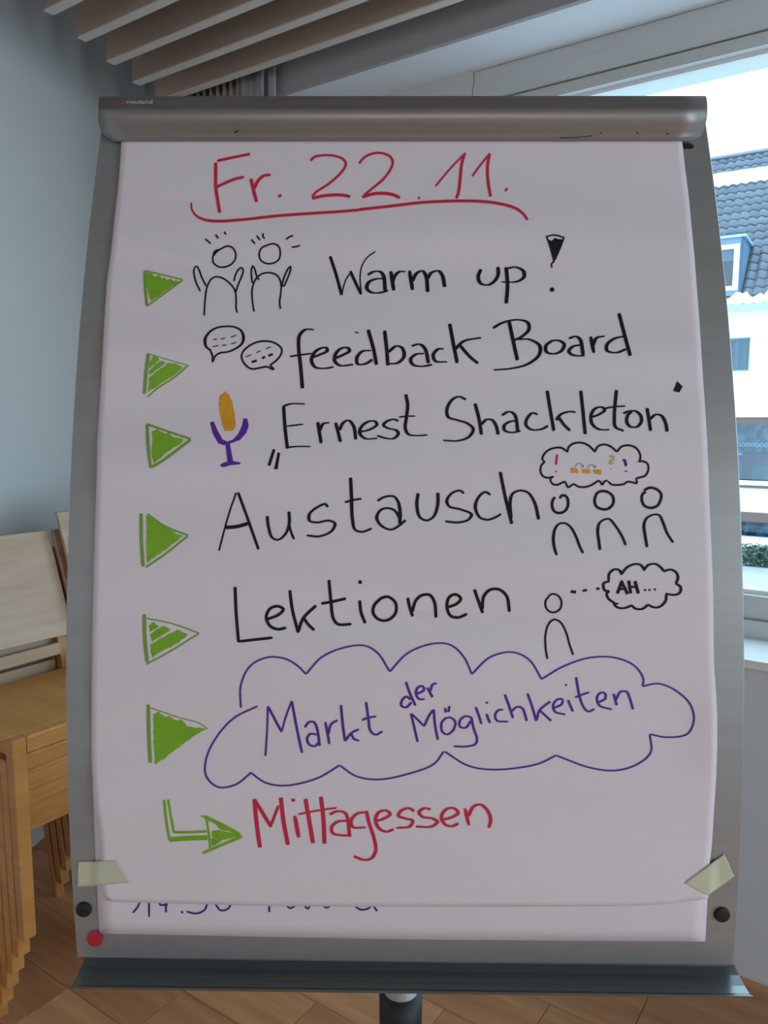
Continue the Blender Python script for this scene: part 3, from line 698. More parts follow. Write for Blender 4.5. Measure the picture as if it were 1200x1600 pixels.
I.S('h', (5.4, 2.2), [(82, 160), (90, 280), (103, 392)], [(76, 160), (120, 145), (200, 145)], [(95, 268), (190, 257)], [(100, 386), (150, 380), (232, 380)],
    [(270, 245), (279, 300), (289, 362)], [(282, 290), (300, 255), (335, 248)], [(368, 248), (382, 300), (396, 355)], [(390, 290), (410, 250), (440, 236), (468, 268), (480, 342)],
    [(500, 300), (560, 285), (597, 258), (585, 241), (550, 242), (512, 270), (501, 305), (530, 335), (600, 335)],
    [(715, 240), (690, 230), (650, 242), (632, 262), (660, 280), (702, 290), (715, 308), (690, 335), (650, 335), (597, 320)],
    [(755, 92), (766, 150), (759, 220), (753, 280), (770, 312), (820, 320), (875, 316)], [(718, 218), (760, 213), (808, 212)])
I.done(); I = ink('ink_black', 'handwriting', 'black handwriting of the quoted family name')
I.S('i', (5.4, 2.4), [(138, 98), (105, 85), (75, 100), (53, 140), (58, 175), (100, 190), (145, 205), (170, 230), (150, 265), (100, 282), (35, 280)],
    [(178, 115), (195, 180), (207, 255)], [(205, 210), (230, 187), (255, 190), (272, 215), (282, 255)], [(298, 168), (330, 152), (355, 165), (370, 245)], [(365, 192), (330, 198), (308, 215), (310, 235), (340, 245), (382, 238)],
    [(458, 165), (435, 158), (412, 180), (405, 210), (430, 232), (475, 230), (505, 215)], [(500, 58), (515, 150), (530, 238)], [(540, 190), (560, 165), (600, 152), (627, 155)], [(552, 178), (575, 210), (603, 237)],
    [(650, 58), (660, 150), (670, 253)], [(695, 178), (730, 165), (757, 145), (745, 132), (715, 138), (697, 165), (700, 205), (730, 230), (778, 233)],
    [(810, 55), (804, 110), (800, 180), (805, 220), (842, 238)], [(755, 138), (800, 130), (850, 127)],
    [(840, 160), (865, 150), (895, 150), (918, 170), (920, 198), (900, 220), (870, 218), (855, 195), (862, 165), (880, 152)], [(946, 135), (955, 190), (962, 238)], [(960, 185), (985, 165), (1010, 170), (1028, 200), (1036, 242)])
I.poly('i', [(1080, 15), (1105, 40), (1090, 67), (1063, 60)]); I.done()
I = ink('ink_black', 'drawn_talking_group', 'three stick figures under a shared thought cloud')
I.S('j', (3.2, 3.2), [(175, 322), (150, 345), (165, 378), (200, 388), (265, 360)], [(265, 362), (287, 410)], [(287, 410), (335, 380)], [(335, 380), (370, 402), (420, 405), (470, 390), (530, 352)], [(530, 352), (558, 390)], [(558, 390), (572, 362), (598, 354)],
    [(600, 360), (630, 385), (690, 388), (730, 380), (750, 364), (830, 378)], [(830, 375), (822, 342), (850, 330), (890, 318), (915, 275), (910, 225), (880, 205), (835, 205)],
    [(850, 205), (852, 150), (820, 100), (770, 80), (710, 88), (668, 130)], [(668, 130), (625, 90), (570, 72), (520, 90), (498, 132)], [(498, 130), (455, 85), (400, 60), (340, 62), (295, 90), (283, 135)],
    [(283, 130), (240, 100), (190, 98), (130, 120), (92, 165), (88, 190), (108, 208)], [(108, 205), (78, 240), (75, 290), (100, 325), (140, 332), (175, 322)])
I.S('j', (4.2, 4.6), [(188, 483), (168, 510), (165, 560), (185, 598), (220, 608), (260, 595), (285, 560), (286, 500), (265, 472), (238, 472), (224, 495)],
    [(520, 445), (498, 490), (505, 550), (550, 577), (600, 575), (638, 540), (640, 482), (600, 445), (550, 437), (515, 450)], [(880, 432), (930, 410), (985, 425), (1016, 460), (1010, 510), (985, 552), (935, 568), (885, 550), (864, 500), (872, 458), (898, 444)], nib=90)
I.S('j', (3, 5), [(200, 937), (180, 870), (174, 800), (188, 730), (220, 692), (265, 688), (310, 720), (350, 790), (380, 870), (407, 922)], [(538, 897), (528, 820), (520, 750), (532, 690), (570, 660), (610, 655), (660, 710), (710, 790), (740, 860)],
    [(906, 875), (890, 780), (882, 700), (902, 650), (950, 622), (1000, 625), (1030, 680), (1060, 760), (1110, 840)], nib=90)
grp = I.done()
def sub(m, name, fn):
    J = ink(m, name, None); fn(J); J.done().parent = grp
sub('ink_red', 'red_exclamation_mark', lambda J: J.S('j', 3.6, [(204, 150), (198, 190), (193, 232)]).dot('j', (193, 285, 8)))
sub('ink_orange', 'orange_blocks', lambda J: J.hatch('j', [(312, 252), (365, 262), (368, 298), (310, 292)]).hatch('j', [(400, 260), (460, 265), (470, 300), (402, 298)]).hatch('j', [(488, 265), (548, 272), (545, 308), (490, 302)]))
sub('ink_grey', 'small_curved_arrows', lambda J: J.S('j', 1.3, [(346, 250), (358, 225), (382, 218), (405, 245)], [(388, 242), (406, 248), (410, 232)], [(443, 255), (455, 235), (480, 230), (502, 250)], [(486, 246), (503, 252), (508, 236)]).dot('j', (622, 262, 5)))
sub('ink_green_pale', 'green_question_mark', lambda J: J.S('j', 3, [(612, 168), (628, 160), (645, 170), (642, 190), (618, 205), (620, 222), (645, 215)]))
sub('ink_blue', 'navy_exclamation_mark', lambda J: J.S('j', 4.2, [(718, 190), (732, 200), (742, 242)]).S('j', 1.8, [(730, 279), (752, 284)]))

I = ink('ink_black', 'handwriting', 'black handwriting reading Austausch')
I.S('k', 2.8, [(634, 112), (590, 240), (533, 452)]); I.S('k', 4.4, [(645, 110), (700, 260), (765, 445)]); I.S('k', 5.8, [(572, 316), (640, 310), (705, 292)])
I.S('k', (3.2, 5.2), [(815, 248), (825, 320), (845, 375), (880, 388), (925, 350), (945, 290), (943, 222)], nib=90); I.S('k', 3.8, [(942, 285), (955, 340), (973, 385)])
I.S('l', (3.4, 5.6), [(207, 150), (195, 136), (160, 150), (125, 180), (125, 210), (160, 218), (210, 210), (238, 222), (225, 255), (170, 280), (112, 276)], [(308, 18), (312, 100), (316, 200), (328, 250), (358, 260), (403, 245)], [(282, 128), (320, 118), (357, 112)],
    [(428, 122), (460, 104), (500, 102), (520, 125), (530, 180), (530, 222), (555, 208)], [(530, 205), (505, 165), (470, 154), (440, 165), (425, 197), (445, 232), (490, 250), (525, 232), (553, 208)],
    [(610, 87), (604, 140), (618, 195), (650, 209), (680, 190), (697, 140), (698, 85)], [(815, 88), (795, 76), (760, 88), (738, 120), (748, 146), (800, 160), (848, 182), (835, 205), (790, 218), (730, 213)],
    [(933, 95), (910, 82), (880, 105), (865, 150), (885, 195), (920, 206), (955, 195), (980, 180)], [(976, -8), (1000, 110), (1028, 225)], [(1025, 200), (1020, 130), (1030, 92), (1060, 76), (1100, 85), (1130, 130), (1148, 205)], nib=90)
I.done()
I = ink('ink_black', 'handwriting', 'black handwriting reading Lektionen')
I.S('m', (5, 4.4), [(68, 92), (73, 200), (82, 308)], [(80, 306), (215, 291)], [(192, 220), (240, 200), (257, 180), (235, 168), (205, 178), (190, 210), (205, 245), (235, 258), (268, 252)],
    [(282, 105), (292, 180), (315, 272)], [(315, 268), (335, 215), (385, 165)], [(335, 213), (355, 240), (378, 262)], [(435, 65), (443, 150), (452, 215), (470, 238), (523, 238)], [(405, 158), (450, 150), (502, 138)],
    [(555, 145), (560, 190), (577, 235)], [(640, 135), (612, 165), (608, 195), (630, 220), (665, 222), (695, 195), (695, 155), (665, 131), (635, 138)], [(743, 135), (750, 170), (762, 208)], [(760, 190), (775, 145), (800, 125), (830, 125), (848, 155), (853, 213)],
    [(900, 172), (935, 158), (950, 138), (930, 122), (905, 133), (896, 170), (910, 205), (940, 212), (975, 198)], [(1003, 102), (1018, 145), (1036, 195)], [(1034, 180), (1040, 130), (1065, 104), (1100, 103), (1130, 130), (1140, 190)])
I.dot('m', (557, 74, 8)); I.done()
I = ink('ink_black', 'drawn_thinking_figure', 'stick figure with a dotted line to a thought cloud reading AH...')
I.S('n', (3.2, 3), [(175, 285), (150, 320), (155, 370), (185, 398), (225, 398), (258, 370), (264, 320), (240, 280), (200, 268), (170, 285)], [(163, 738), (150, 650), (150, 560), (175, 480), (215, 452), (260, 475), (300, 550), (325, 640), (350, 708)])
I.S('n', 4.6, [(332, 250), (370, 255)]); I.S('n', 3.6, [(418, 250), (435, 240), (450, 243)], [(516, 230), (540, 230)])
I.S('n', (4.4, 3.2), [(612, 248), (575, 240), (570, 190), (612, 178)], [(605, 175), (610, 120), (650, 90), (682, 97), (700, 130)], [(692, 130), (740, 75), (800, 52), (840, 62), (865, 100)], [(858, 98), (890, 60), (940, 52), (980, 75), (1005, 106)], [(1000, 106), (1050, 92), (1090, 110), (1106, 150), (1090, 192)],
    [(1088, 190), (1125, 220), (1118, 260), (1080, 275), (1015, 266)], [(1022, 266), (1015, 320), (970, 362), (930, 364), (888, 345)], [(892, 343), (850, 375), (800, 374), (768, 348)], [(772, 350), (720, 370), (668, 365), (645, 340), (675, 338)], [(650, 335), (602, 300), (592, 262), (612, 250)])
I.S('n', (5, 3.4), [(668, 265), (702, 174)], [(695, 172), (742, 270)], [(678, 235), (735, 228)], [(750, 172), (764, 265)], [(795, 175), (820, 265)], [(755, 220), (810, 215)])
I.S('n', 3, [(860, 238), (876, 242)], [(892, 236), (906, 242)], [(931, 232), (946, 240)]); I.done()
I = ink('ink_violet', 'drawn_cloud', 'large violet cloud outline around the Markt line')
I.S('r', (3.2, 2.7), [(113, 172), (113, 120), (135, 75), (175, 55), (215, 58), (245, 75), (264, 94)], [(264, 94), (300, 55), (350, 33), (400, 28), (430, 45), (458, 88)], [(458, 88), (500, 45), (560, 23), (600, 27), (630, 55), (648, 94)], [(648, 94), (690, 55), (740, 43), (780, 60), (810, 106)],
    [(810, 105), (860, 76), (920, 56), (980, 56), (1025, 75), (1045, 105), (1043, 122)], [(1043, 122), (1080, 116), (1120, 132), (1153, 163), (1162, 200), (1147, 232), (1100, 240), (1060, 233)], [(1060, 233), (1062, 275), (1030, 303), (980, 317), (920, 310), (843, 282)],
    [(843, 282), (800, 302), (700, 315), (640, 306), (585, 273)], [(583, 273), (560, 302), (500, 325), (430, 338), (380, 330), (342, 305)], [(342, 305), (290, 335), (215, 352), (170, 345), (136, 322)], [(137, 322), (100, 350), (60, 355), (33, 330), (33, 290), (58, 238), (98, 195), (152, 168)])
I.done()
I = ink('ink_violet', 'handwriting', 'violet handwriting reading Markt')
I.S('p', (3.2, 2.6), [(55, 530), (64, 400), (70, 238)], [(150, 388), (175, 300), (210, 206)])
I.S('p', (4.2, 3), [(70, 238), (150, 390)], [(210, 210), (240, 370), (270, 512)], [(286, 363), (310, 332), (340, 332), (358, 370), (374, 472)], [(357, 405), (320, 400), (300, 425), (310, 460), (345, 472), (374, 445)], [(406, 330), (420, 400), (430, 460)], [(425, 400), (440, 345), (478, 320)],
    [(498, 230), (508, 340), (522, 442)], [(522, 442), (560, 395), (603, 373)], [(558, 398), (575, 430), (605, 440)], [(645, 213), (660, 320), (670, 380), (700, 405), (742, 385)], [(620, 320), (660, 305), (705, 298)],
    )
I.done(); I = ink('ink_violet', 'handwriting', 'small violet handwriting reading der')
I.S('p', (4.2, 3), [(908, 200), (880, 182), (855, 205), (852, 235), (880, 245), (912, 215)], [(878, 95), (905, 170), (935, 235)], [(940, 168), (985, 142), (975, 120), (947, 130), (938, 165), (955, 195), (990, 197)], [(1003, 130), (1035, 185)], [(1022, 150), (1035, 112), (1060, 103)])
I.done(); I = ink('ink_violet', 'handwriting', 'violet handwriting reading Möglichkeiten')
I.S('q', (4.0, 2.8), [(70, 205), (88, 280), (103, 345)], [(75, 207), (135, 268)], [(135, 268), (160, 215), (182, 185)], [(182, 185), (190, 270), (203, 335)], [(245, 225), (222, 250), (225, 295), (250, 308), (280, 285), (288, 245), (265, 225), (242, 228)], [(238, 178), (243, 200)], [(260, 168), (255, 198)],
    [(370, 225), (340, 218), (312, 240), (312, 270), (340, 275), (368, 240)], [(368, 222), (380, 280), (396, 330), (388, 356), (340, 368), (280, 367)], [(390, 173), (405, 215), (418, 257)], [(443, 208), (460, 252)], [(525, 185), (500, 190), (485, 215), (495, 240), (550, 245)],
    [(533, 110), (555, 170), (574, 228)], [(565, 195), (595, 172), (620, 180), (642, 242)], [(645, 105), (668, 170), (688, 242)], [(690, 240), (705, 190), (758, 145)], [(706, 190), (762, 241)], [(775, 178), (815, 158), (817, 135), (795, 135), (773, 160), (780, 195), (832, 210)], [(845, 138), (869, 195)],
    [(885, 25), (900, 110), (920, 170), (945, 195), (977, 182)], [(880, 125), (915, 112), (950, 100)], [(992, 152), (1030, 130), (1027, 105), (1005, 103), (988, 130), (1000, 165), (1062, 185)], [(1070, 108), (1086, 165)], [(1080, 140), (1105, 98), (1135, 98), (1150, 130), (1166, 185)])
I.dot('q', (445, 152, 6), (836, 64, 5.5)); I.done()
I = ink('ink_red', 'handwriting', 'red handwriting reading Mittagessen')
I.S('t', (6.6, 4), [(50, 52), (60, 160), (75, 270)], [(168, 46), (180, 150), (200, 258)], [(230, 128), (248, 225)], [(278, 52), (295, 150), (312, 250)], [(347, 42), (359, 150), (363, 253)])
I.S('t', 5.8, [(50, 54), (125, 178)]); I.S('t', 4.6, [(122, 176), (158, 82)], [(215, 58), (232, 58)]); I.S('t', 3, [(246, 121), (330, 105), (417, 92)])
I.S('t', (5.6, 3.2), [(386, 122), (420, 108), (455, 115), (468, 150), (475, 222)], [(462, 150), (420, 155), (395, 180), (400, 205), (440, 215), (484, 214)], [(550, 112), (510, 118), (482, 150), (490, 178), (548, 180)], [(550, 106), (562, 160), (582, 220), (592, 280), (575, 316), (540, 325), (493, 308)],
    [(590, 152), (630, 140), (657, 120), (637, 104), (605, 113), (591, 148), (608, 185), (640, 199), (672, 188)], [(765, 108), (740, 94), (705, 106), (693, 128), (725, 140), (757, 150), (745, 175), (710, 181), (683, 182)], [(838, 100), (810, 94), (785, 113), (800, 132), (845, 140), (868, 155), (840, 176), (770, 176)],
    [(885, 147), (930, 135), (960, 115), (940, 94), (905, 100), (885, 135), (900, 165), (930, 175), (962, 162)], [(990, 95), (1008, 170)], [(1005, 130), (1030, 86), (1060, 78), (1090, 103), (1105, 143), (1097, 182)])
I.done()
I = ink('ink_blue', 'handwriting', 'navy handwriting cut off by the upper sheet', low, off_low)
I.S('u', (2.8, 3), [(103, 44), (92, 70), (72, 95)], [(138, 40), (138, 112)], [(175, 40), (185, 62), (215, 60)], [(207, 40), (207, 93)], [(378, 44), (365, 82), (330, 98), (292, 90)], [(478, 44), (460, 78), (430, 85), (410, 62)], nib=90)
I.dot('u', (273, 92, 5)); I.done()
I = ink('ink_blue', 'handwriting', 'navy letter feet cut off by the upper sheet, right of the number', low, off_low)
I.S('u', (2.8, 3), [(628, 40), (628, 92)],
    [(696, 60), (712, 76), (737, 64)], [(768, 60), (785, 78), (797, 60)], [(843, 62), (862, 74), (882, 62)], [(980, 70), (1000, 82), (1030, 78), (1050, 58)], [(1048, 60), (1068, 88)], nib=90)
I.done()

# ------------------------------------------------------------------ tapes, sticker
def patch(name, pts, offf, m, label, cat, nx=8, ny=5, thick=.00015):
    # pts: four corners px (tl, tr, br, bl)
    vv = []
    for i in range(ny+1):
        for j in range(nx+1):
            s, t = j/nx, i/ny
            a = (pts[0][0]+(pts[1][0]-pts[0][0])*s, pts[0][1]+(pts[1][1]-pts[0][1])*s); c = (pts[3][0]+(pts[2][0]-pts[3][0])*s, pts[3][1]+(pts[2][1]-pts[3][1])*s)
            x = a[0]+(c[0]-a[0])*t; y = a[1]+(c[1]-a[1])*t
            if j in (0, nx): x += random.uniform(-.8, .8)
            vv.append(surf(x, y, offf(x, y)))
    ff = [(i*(nx+1)+j, (i+1)*(nx+1)+j, (i+1)*(nx+1)+j+1, i*(nx+1)+j+1) for i in range(ny) for j in range(nx)]
    return tag(link(name, vv, ff, m, None, True, thick=thick), label, cat)
def tape_off(xa, xb):
    def f(x, y):
        t = max(0, min(1, (x-xa)/(xb-xa))); t = t*t*(3-2*t); return .0009*(1-t)+(off_top(x, y)+.0009)*t
    return f
patch('masking_tape', [(122, 1346.5), (181, 1345), (203, 1379), (121, 1386)], lambda x, y: max(tape_off(138, 156)(x, y), off_low(x, y)+.0008 if x > 144 else 0), M['tape'], 'pale masking tape strip at the lower left corner of the sheets', 'tape', 30, 8)
patch('masking_tape', [(1070, 1380), (1132, 1334), (1147.5, 1369), (1106.5, 1399.5)], lambda x, y: tape_off(1125, 1108)(x, y)+.0003, M['tape'], 'pale masking tape strip at the lower right corner of the sheets', 'tape', 30, 10)
p0 = surf(148, 1467.5, 0); n0 = nrm(148, 1467.5)
vv = [surf(148+12.2*math.cos(q*math.pi/16), 1467.5+12.0*math.sin(q*math.pi/16), .0024) for q in range(32)]
tag(link('round_sticker', vv, [tuple(range(32))[::-1]], M['red'], None, thick=.0003), 'round red sticker at the lower left corner of the flipchart panel', 'sticker')

# ------------------------------------------------------------------ stacked oak chairs
Fd = Vector((.815, -.58, 0)).normalized(); Wd = Vector((.58, .815, 0)).normalized()
H0 = .2778; SC = (1.5-H0)/1.1; STEP = H0/5; NST = 5
# chair local frame: x = forward (Fd), y = width (Wd), origin under the near front corner, floor level of that chair
W_ = .37*SC; DP = .345*SC; SH = .441*SC
ANG = math.atan2(Fd.y, Fd.x)
def chair_root(loc, label, group):
    return empty('stacking_chair', loc, label, 'chair', group, ANG)
def make_chair(loc, label, group):
    t = chair_root(loc, label, group)
    lw, ld = .031*SC, .0272*SC
    g = .0012
    b = MB()                                            # seat: thin panel with notched front corners
    b.box(-DP, -ld-g, 0, W_, SH-.009, SH); b.box(-ld-g, 0, lw+g, W_-lw-g, SH-.009, SH)
    b.build('seat', M['oak_seat'], t, bevel=.0015)
    for y0_ in (0, W_-lw):
        b = MB(); x1, x0_ = 0, -ld
        z = 0
        b.add([(-ld*.85, y0_, 0), (0, y0_, 0), (0, y0_+lw*.9, 0), (-ld*.85, y0_+lw*.9, 0), (-ld, y0_, SH), (0, y0_, SH), (0, y0_+lw, SH), (-ld, y0_+lw, SH)], BOXF)
        b.build('leg', M['oak'], t, bevel=.002)
    AH = .028*SC
    b = MB(); b.box(-.02, -.001, lw+g, W_-lw-g, SH-.009-AH, SH-.0095); b.build('front_apron', M['oak'], t, bevel=.001)
    for y0_ in (.002, W_-.020):
        b = MB(); b.box(-DP+.02, -ld-g, y0_, y0_+.018, SH-.009-AH, SH-.0095); b.build('side_apron', M['oak'], t, bevel=.001)
    # rear legs run up as posts behind the back panel
    for y0_ in (.014, W_-.014-lw*.8):
        b = MB(); w2 = lw*.8; k = -DP-.004; th = .026
        lean = .31
        secs = [(k+.055, 0), (k+.004, SH*.75), (k, SH), (k-.018, SH+.08), (k-.018-.20*lean, SH+.28)]
        vv = []
        for (x, z) in secs: vv += [(x, y0_, z), (x, y0_+w2, z), (x-th, y0_+w2, z), (x-th, y0_, z)]
        ff = [(3, 2, 1, 0), tuple(range(len(vv)-4, len(vv)))]
        for i in range(len(secs)-1):
            for j in range(4): ff.append((i*4+j, i*4+(j+1) % 4, (i+1)*4+(j+1) % 4, (i+1)*4+j))
        b.add(vv, ff); b.build('back_leg', M['oak'], t, bevel=.0015)
    # back panel
    b = MB(); z0, z1 = SH+.083*SC, SH+.352*SC; x0_, x1_ = -DP-.006, -DP-.006-.094*SC; th = .012
    nseg = 6; vv = []; ff = []
    for i in range(nseg+1):
        yy = W_*i/nseg; c = -.010*math.sin(math.pi*i/nseg)
        vv += [(x0_+c, yy, z0), (x1_+c, yy, z1), (x1_+c-th, yy, z1), (x0_+c-th, yy, z0)]
    for i in range(nseg):
        for j in range(4): ff.append((i*4+j, i*4+(j+1) % 4, (i+1)*4+(j+1) % 4, (i+1)*4+j))
    ff += [(0, 3, 2, 1), tuple(nseg*4+q for q in range(4))]
    b.add(vv, ff); b.build('back_panel', M['oak_back'], t, bevel=.0015)
    b = MB(); b.box(-DP-.028, -DP-.010, .014+lw*.8, W_-.014-lw*.8, SH+.035*SC, SH+.066*SC); b.build('back_rail', M['oak_back'], t, bevel=.001)
    return t
def copy_tree(src, loc, label):
    r = src.copy(); COL.objects.link(r); r.location = loc; r['label'] = label
    for ch in src.children:
        c = ch.copy(); COL.objects.link(c); c.parent = r
    return r
base0 = Vector((-.744*SC*1.0, 1.504*SC, H0))
corner = Vector((-.758, 1.504, 0))*SC
ordn = ['second', 'third', 'fourth', 'fifth', 'sixth', 'seventh', 'eighth', 'ninth', 'tenth', 'eleventh', 'twelfth']
shift = Fd*(-.0277*SC)
c0 = None
for k in range(NST+1):
    p = corner+shift*k+Vector((0, 0, H0-STEP*k)); 
    if k == 0: lab = 'topmost oak chair of the near stack, broad pale back panel and full seat in view'
    else: lab = 'oak chair in the near stack, %s from the top' % ordn[k-1]
    if c0 is None: c0 = make_chair(p, lab, 'oak chairs in the near stack')
    else: copy_tree(c0, p, lab)
off2 = Wd*(W_+.012)
for k in range(NST+2):
    p = corner+off2+shift*(k-1)+Vector((0, 0, H0-STEP*(k-1)))
    lab = 'topmost oak chair of the far stack, its back edge peeking out beside the flipchart' if k == 0 else 'oak chair in the far stack behind the flipchart, %s from the top' % ordn[k-1]
    o = copy_tree(c0, p, lab); o['group'] = 'oak chairs in the far stack'

# ------------------------------------------------------------------ outside: house across the yard
HD = Vector((.85, -.527, 0)); HM = Vector((.527, .85, 0)); GZ = -2.5
def hp(a, b_, z): return HD*a+HM*b_+Vector((0, 0, z))
house = empty('house', hp(-4, 24, GZ), 'white rendered house with a blue grey tiled roof and dormer, across the snowy yard', 'house')
def hown(o, par=None):
    o.parent = par or house
    if not par: o.matrix_parent_inverse = Matrix.Translation(-Vector(house.location))
    return o
EZ = CAMZ+3.07; RS = 5.8
b = MB()
A0, A1 = -24, 8
def facade(holes):
    xs = sorted({A0, A1}|{h[0] for h in holes}|{h[1] for h in holes}); zs = sorted({GZ, EZ-.05}|{h[2] for h in holes}|{h[3] for h in holes})
    for i in range(len(xs)-1):
        for j in range(len(zs)-1):
            mx_, mz_ = (xs[i]+xs[i+1])/2, (zs[j]+zs[j+1])/2
            if any(h[0] < mx_ < h[1] and h[2] < mz_ < h[3] for h in holes): continue
            b.box(xs[i], xs[i+1], 24, 24.3, zs[j], zs[j+1], hp)
W1 = (-4.15, -2.89, CAMZ+1.24, CAMZ+2.17); W1b = (-7.4, -6.1, W1[2], W1[3]); W1c = (.4, 1.7, W1[2], W1[3])
SG = (-18.2, 5.0, CAMZ-1.92, CAMZ-.20); LGW = (-18.2, 5.0, CAMZ-3.42, CAMZ-2.97)
facade([W1, W1b, W1c, SG, LGW])
hown(b.build('facade', M['render']))
hown(box('gable_core', A0+.3, A1-.3, 26.5, 33, GZ, EZ, M['roofbase'], None, hp))
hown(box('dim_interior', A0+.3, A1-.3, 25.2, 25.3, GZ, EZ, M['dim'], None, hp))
for wq in (W1, W1b, W1c):
    f = MB(); a, c, z0, z1 = wq
    f.box(a, c, 24.08, 24.14, z0, z0+.04, hp); f.box(a, c, 24.08, 24.14, z1-.04, z1, hp); f.box(a, a+.04, 24.08, 24.14, z0+.04, z1-.04, hp); f.box(c-.04, c, 24.08, 24.14, z0+.04, z1-.04, hp)
    fo = hown(f.build('window_frame', M['curt2']))
    hown(box('pane', a+.04, c-.04, 24.10, 24.11, z0+.04, z1-.04, M['dglass'], None, hp), fo)
    vv = []; ff = []; ns = 60
    for i in range(ns+1):
        u = a+(c-a)*i/ns
        nn = 24.26+.075*math.sin(i*.55)+.03*math.sin(i*.23+1)
        vv += [hp(u, nn, z0), hp(u, nn, z1)]
    for i in range(ns): ff.append((2*i, 2*i+2, 2*i+3, 2*i+1))
    hown(link('net_curtain', vv, ff, M['curt2'], None, True), fo)
# ground-floor glazing
hown(box('transom_board', SG[0], SG[1], 23.88, 24.0, SG[3]-.0, SG[3]+.19, M['brown'], None, hp))
hown(box('transom_board', SG[0], SG[1], 23.84, 23.9, SG[3]+.16, SG[3]+.22, M['white'], None, hp))
f = MB(); f.box(SG[0], SG[1], 23.9, 24.1, SG[2]-.10, SG[2]+.09, hp); hown(f.build('sill_board', M['brown']))
f = MB(); f.box(SG[0], SG[1], 23.86, 23.9, SG[2]-.02, SG[2]+.11, hp); hown(f.build('sill_board', M['white']))
hown(box('transom_board', LGW[0], LGW[1], 23.82, 24.0, LGW[3], LGW[3]+.26, M['brown'], None, hp))
for s_, nm in ((SG, 'shop_pane'), (LGW, 'shop_pane')):
    u = s_[0]
    while u < s_[1]-.1:
        hown(box(nm, u+.03, u+2.87, 24.10, 24.115, s_[2], s_[3], M['dglass'], None, hp))
        hown(box('mullion', u-.03, u+.03, 24.06, 24.16, s_[2], s_[3], M['brown'], None, hp)); u += 2.9
hown(box('painted_reflection', SG[0], SG[1], 24.34, 24.36, SG[2]+.9, SG[3], M['print'], None, hp))  # board behind the panes, coloured like reflections in the glass
hown(box('painted_reflection', LGW[0], LGW[1], 24.34, 24.36, LGW[2], LGW[3], M['print'], None, hp))  # same painted reflections for the lower panes
hown(box('back_drop', SG[0], SG[1], 24.62, 24.64, SG[2], SG[2]+1.0, M['curt2'], None, hp))
hown(box('magenta_valance', SG[0], SG[1], 24.30, 24.32, SG[2]+.58, SG[2]+.76, M['pink'], None, hp))
hown(box('pale_shelf', -5.0, -2.95, 24.24, 24.29, SG[2]+.80, SG[2]+.86, M['cyan'], None, hp))
hown(box('dark_post', -2.95, -2.7, 24.2, 24.28, SG[2], SG[2]+1.05, M['roofbase'], None, hp))
f = MB(); u = SG[0]; i = 0
while u < SG[1]-.1:
    zc = SG[2]+1.10
    for sg_ in (1, -1):
        f.tube([hp(u, 24.27, zc-.06*sg_), hp(u+.12, 24.27, zc+.06*sg_), hp(u+.24, 24.27, zc-.06*sg_)], .018, 5)
    u += .24
hown(f.build('ribbon_garland', M['cyan']))['kind'] = 'stuff'
# eaves
hown(box('eaves_board', A0, A1, 23.72, 23.95, EZ-.24, EZ-.02, M['lead_l'], None, hp))
hown(box('eaves_soffit', A0, A1, 23.72, 24.0, EZ-.27, EZ-.24, M['white'], None, hp))
# roof slab
S2 = math.sqrt(.5)
def rp(a, s, h): # s: distance up the slope, h: above the slope
    return hp(a, 23.7+s*S2-h*S2, EZ-.30+.0+s*S2+h*S2)
SL = 8.35
hown(box('roof_deck', A0, A1, .36, SL, -.14, -.02, M['roofbase'], None, rp))
TW, TL = .27, .385
def tile_geo():
    vv = []; ff = []; ns = 8
    for i in range(ns+1):
        u = i/ns; h = .030*math.sin(2*math.pi*u)
        x = (TW+.03)*u
        vv += [(x, 0, h+.045), (x, TL+.04, h+.012), (x, 0, h+.012)]
    for i in range(ns):
        k = i*3; ff += [(k, k+3, k+4, k+1), (k, k+2, k+5, k+3)]
    return vv, ff
tv, tf = tile_geo()
tme = bpy.data.meshes.new('roof_tile'); tme.from_pydata(tv, [], tf); tme.materials.append(M['tile']); tme.polygons.foreach_set('use_smooth', [f_ % 2 == 0 for f_ in range(len(tf))])
roofm = Matrix(((HD.x, HM.x*S2, -HM.x*S2, 0), (HD.y, HM.y*S2, -HM.y*S2, 0), (0, S2, S2, 0), (0, 0, 0, 1)))
rows_ = int(SL/TL); nsingle = 0
rest = MB()
DA, DB_ = -5.1, -3.25; 
for r in range(1, rows_+1):
    for c in range(int((A1-A0)/TW)):
        a = A0+c*TW; s = r*TL-.02
        if s > SL-.2: continue
        inside_dormer = DA-.1 < a+.13 < DB_+.0 and .75 < s+.2 < 2.75
        if inside_dormer: continue
        jx = random.uniform(-.006, .006); jh = random.uniform(-.004, .006)
        if -5.0 < a < -1.9 and nsingle < 298:
            o = bpy.data.objects.new('roof_tile', tme); COL.objects.link(o)
            o.matrix_world = Matrix.Translation(rp(a+jx, s, jh)) @ roofm
            o.parent = house; o.matrix_parent_inverse = Matrix.Translation(-Vector(house.location)); nsingle += 1
        else:
            m_ = Matrix.Translation(rp(a+jx, s, jh)) @ roofm
            rest.add([m_ @ Vector(q) for q in tv], tf)
o = hown(rest.build('roof_tiles', M['tile'], None, True)); o['kind'] = 'stuff'
hown(box('ridge_cap', A0, A1, SL-.06, SL+.1, -.02, .11, M['tile'], None, rp))
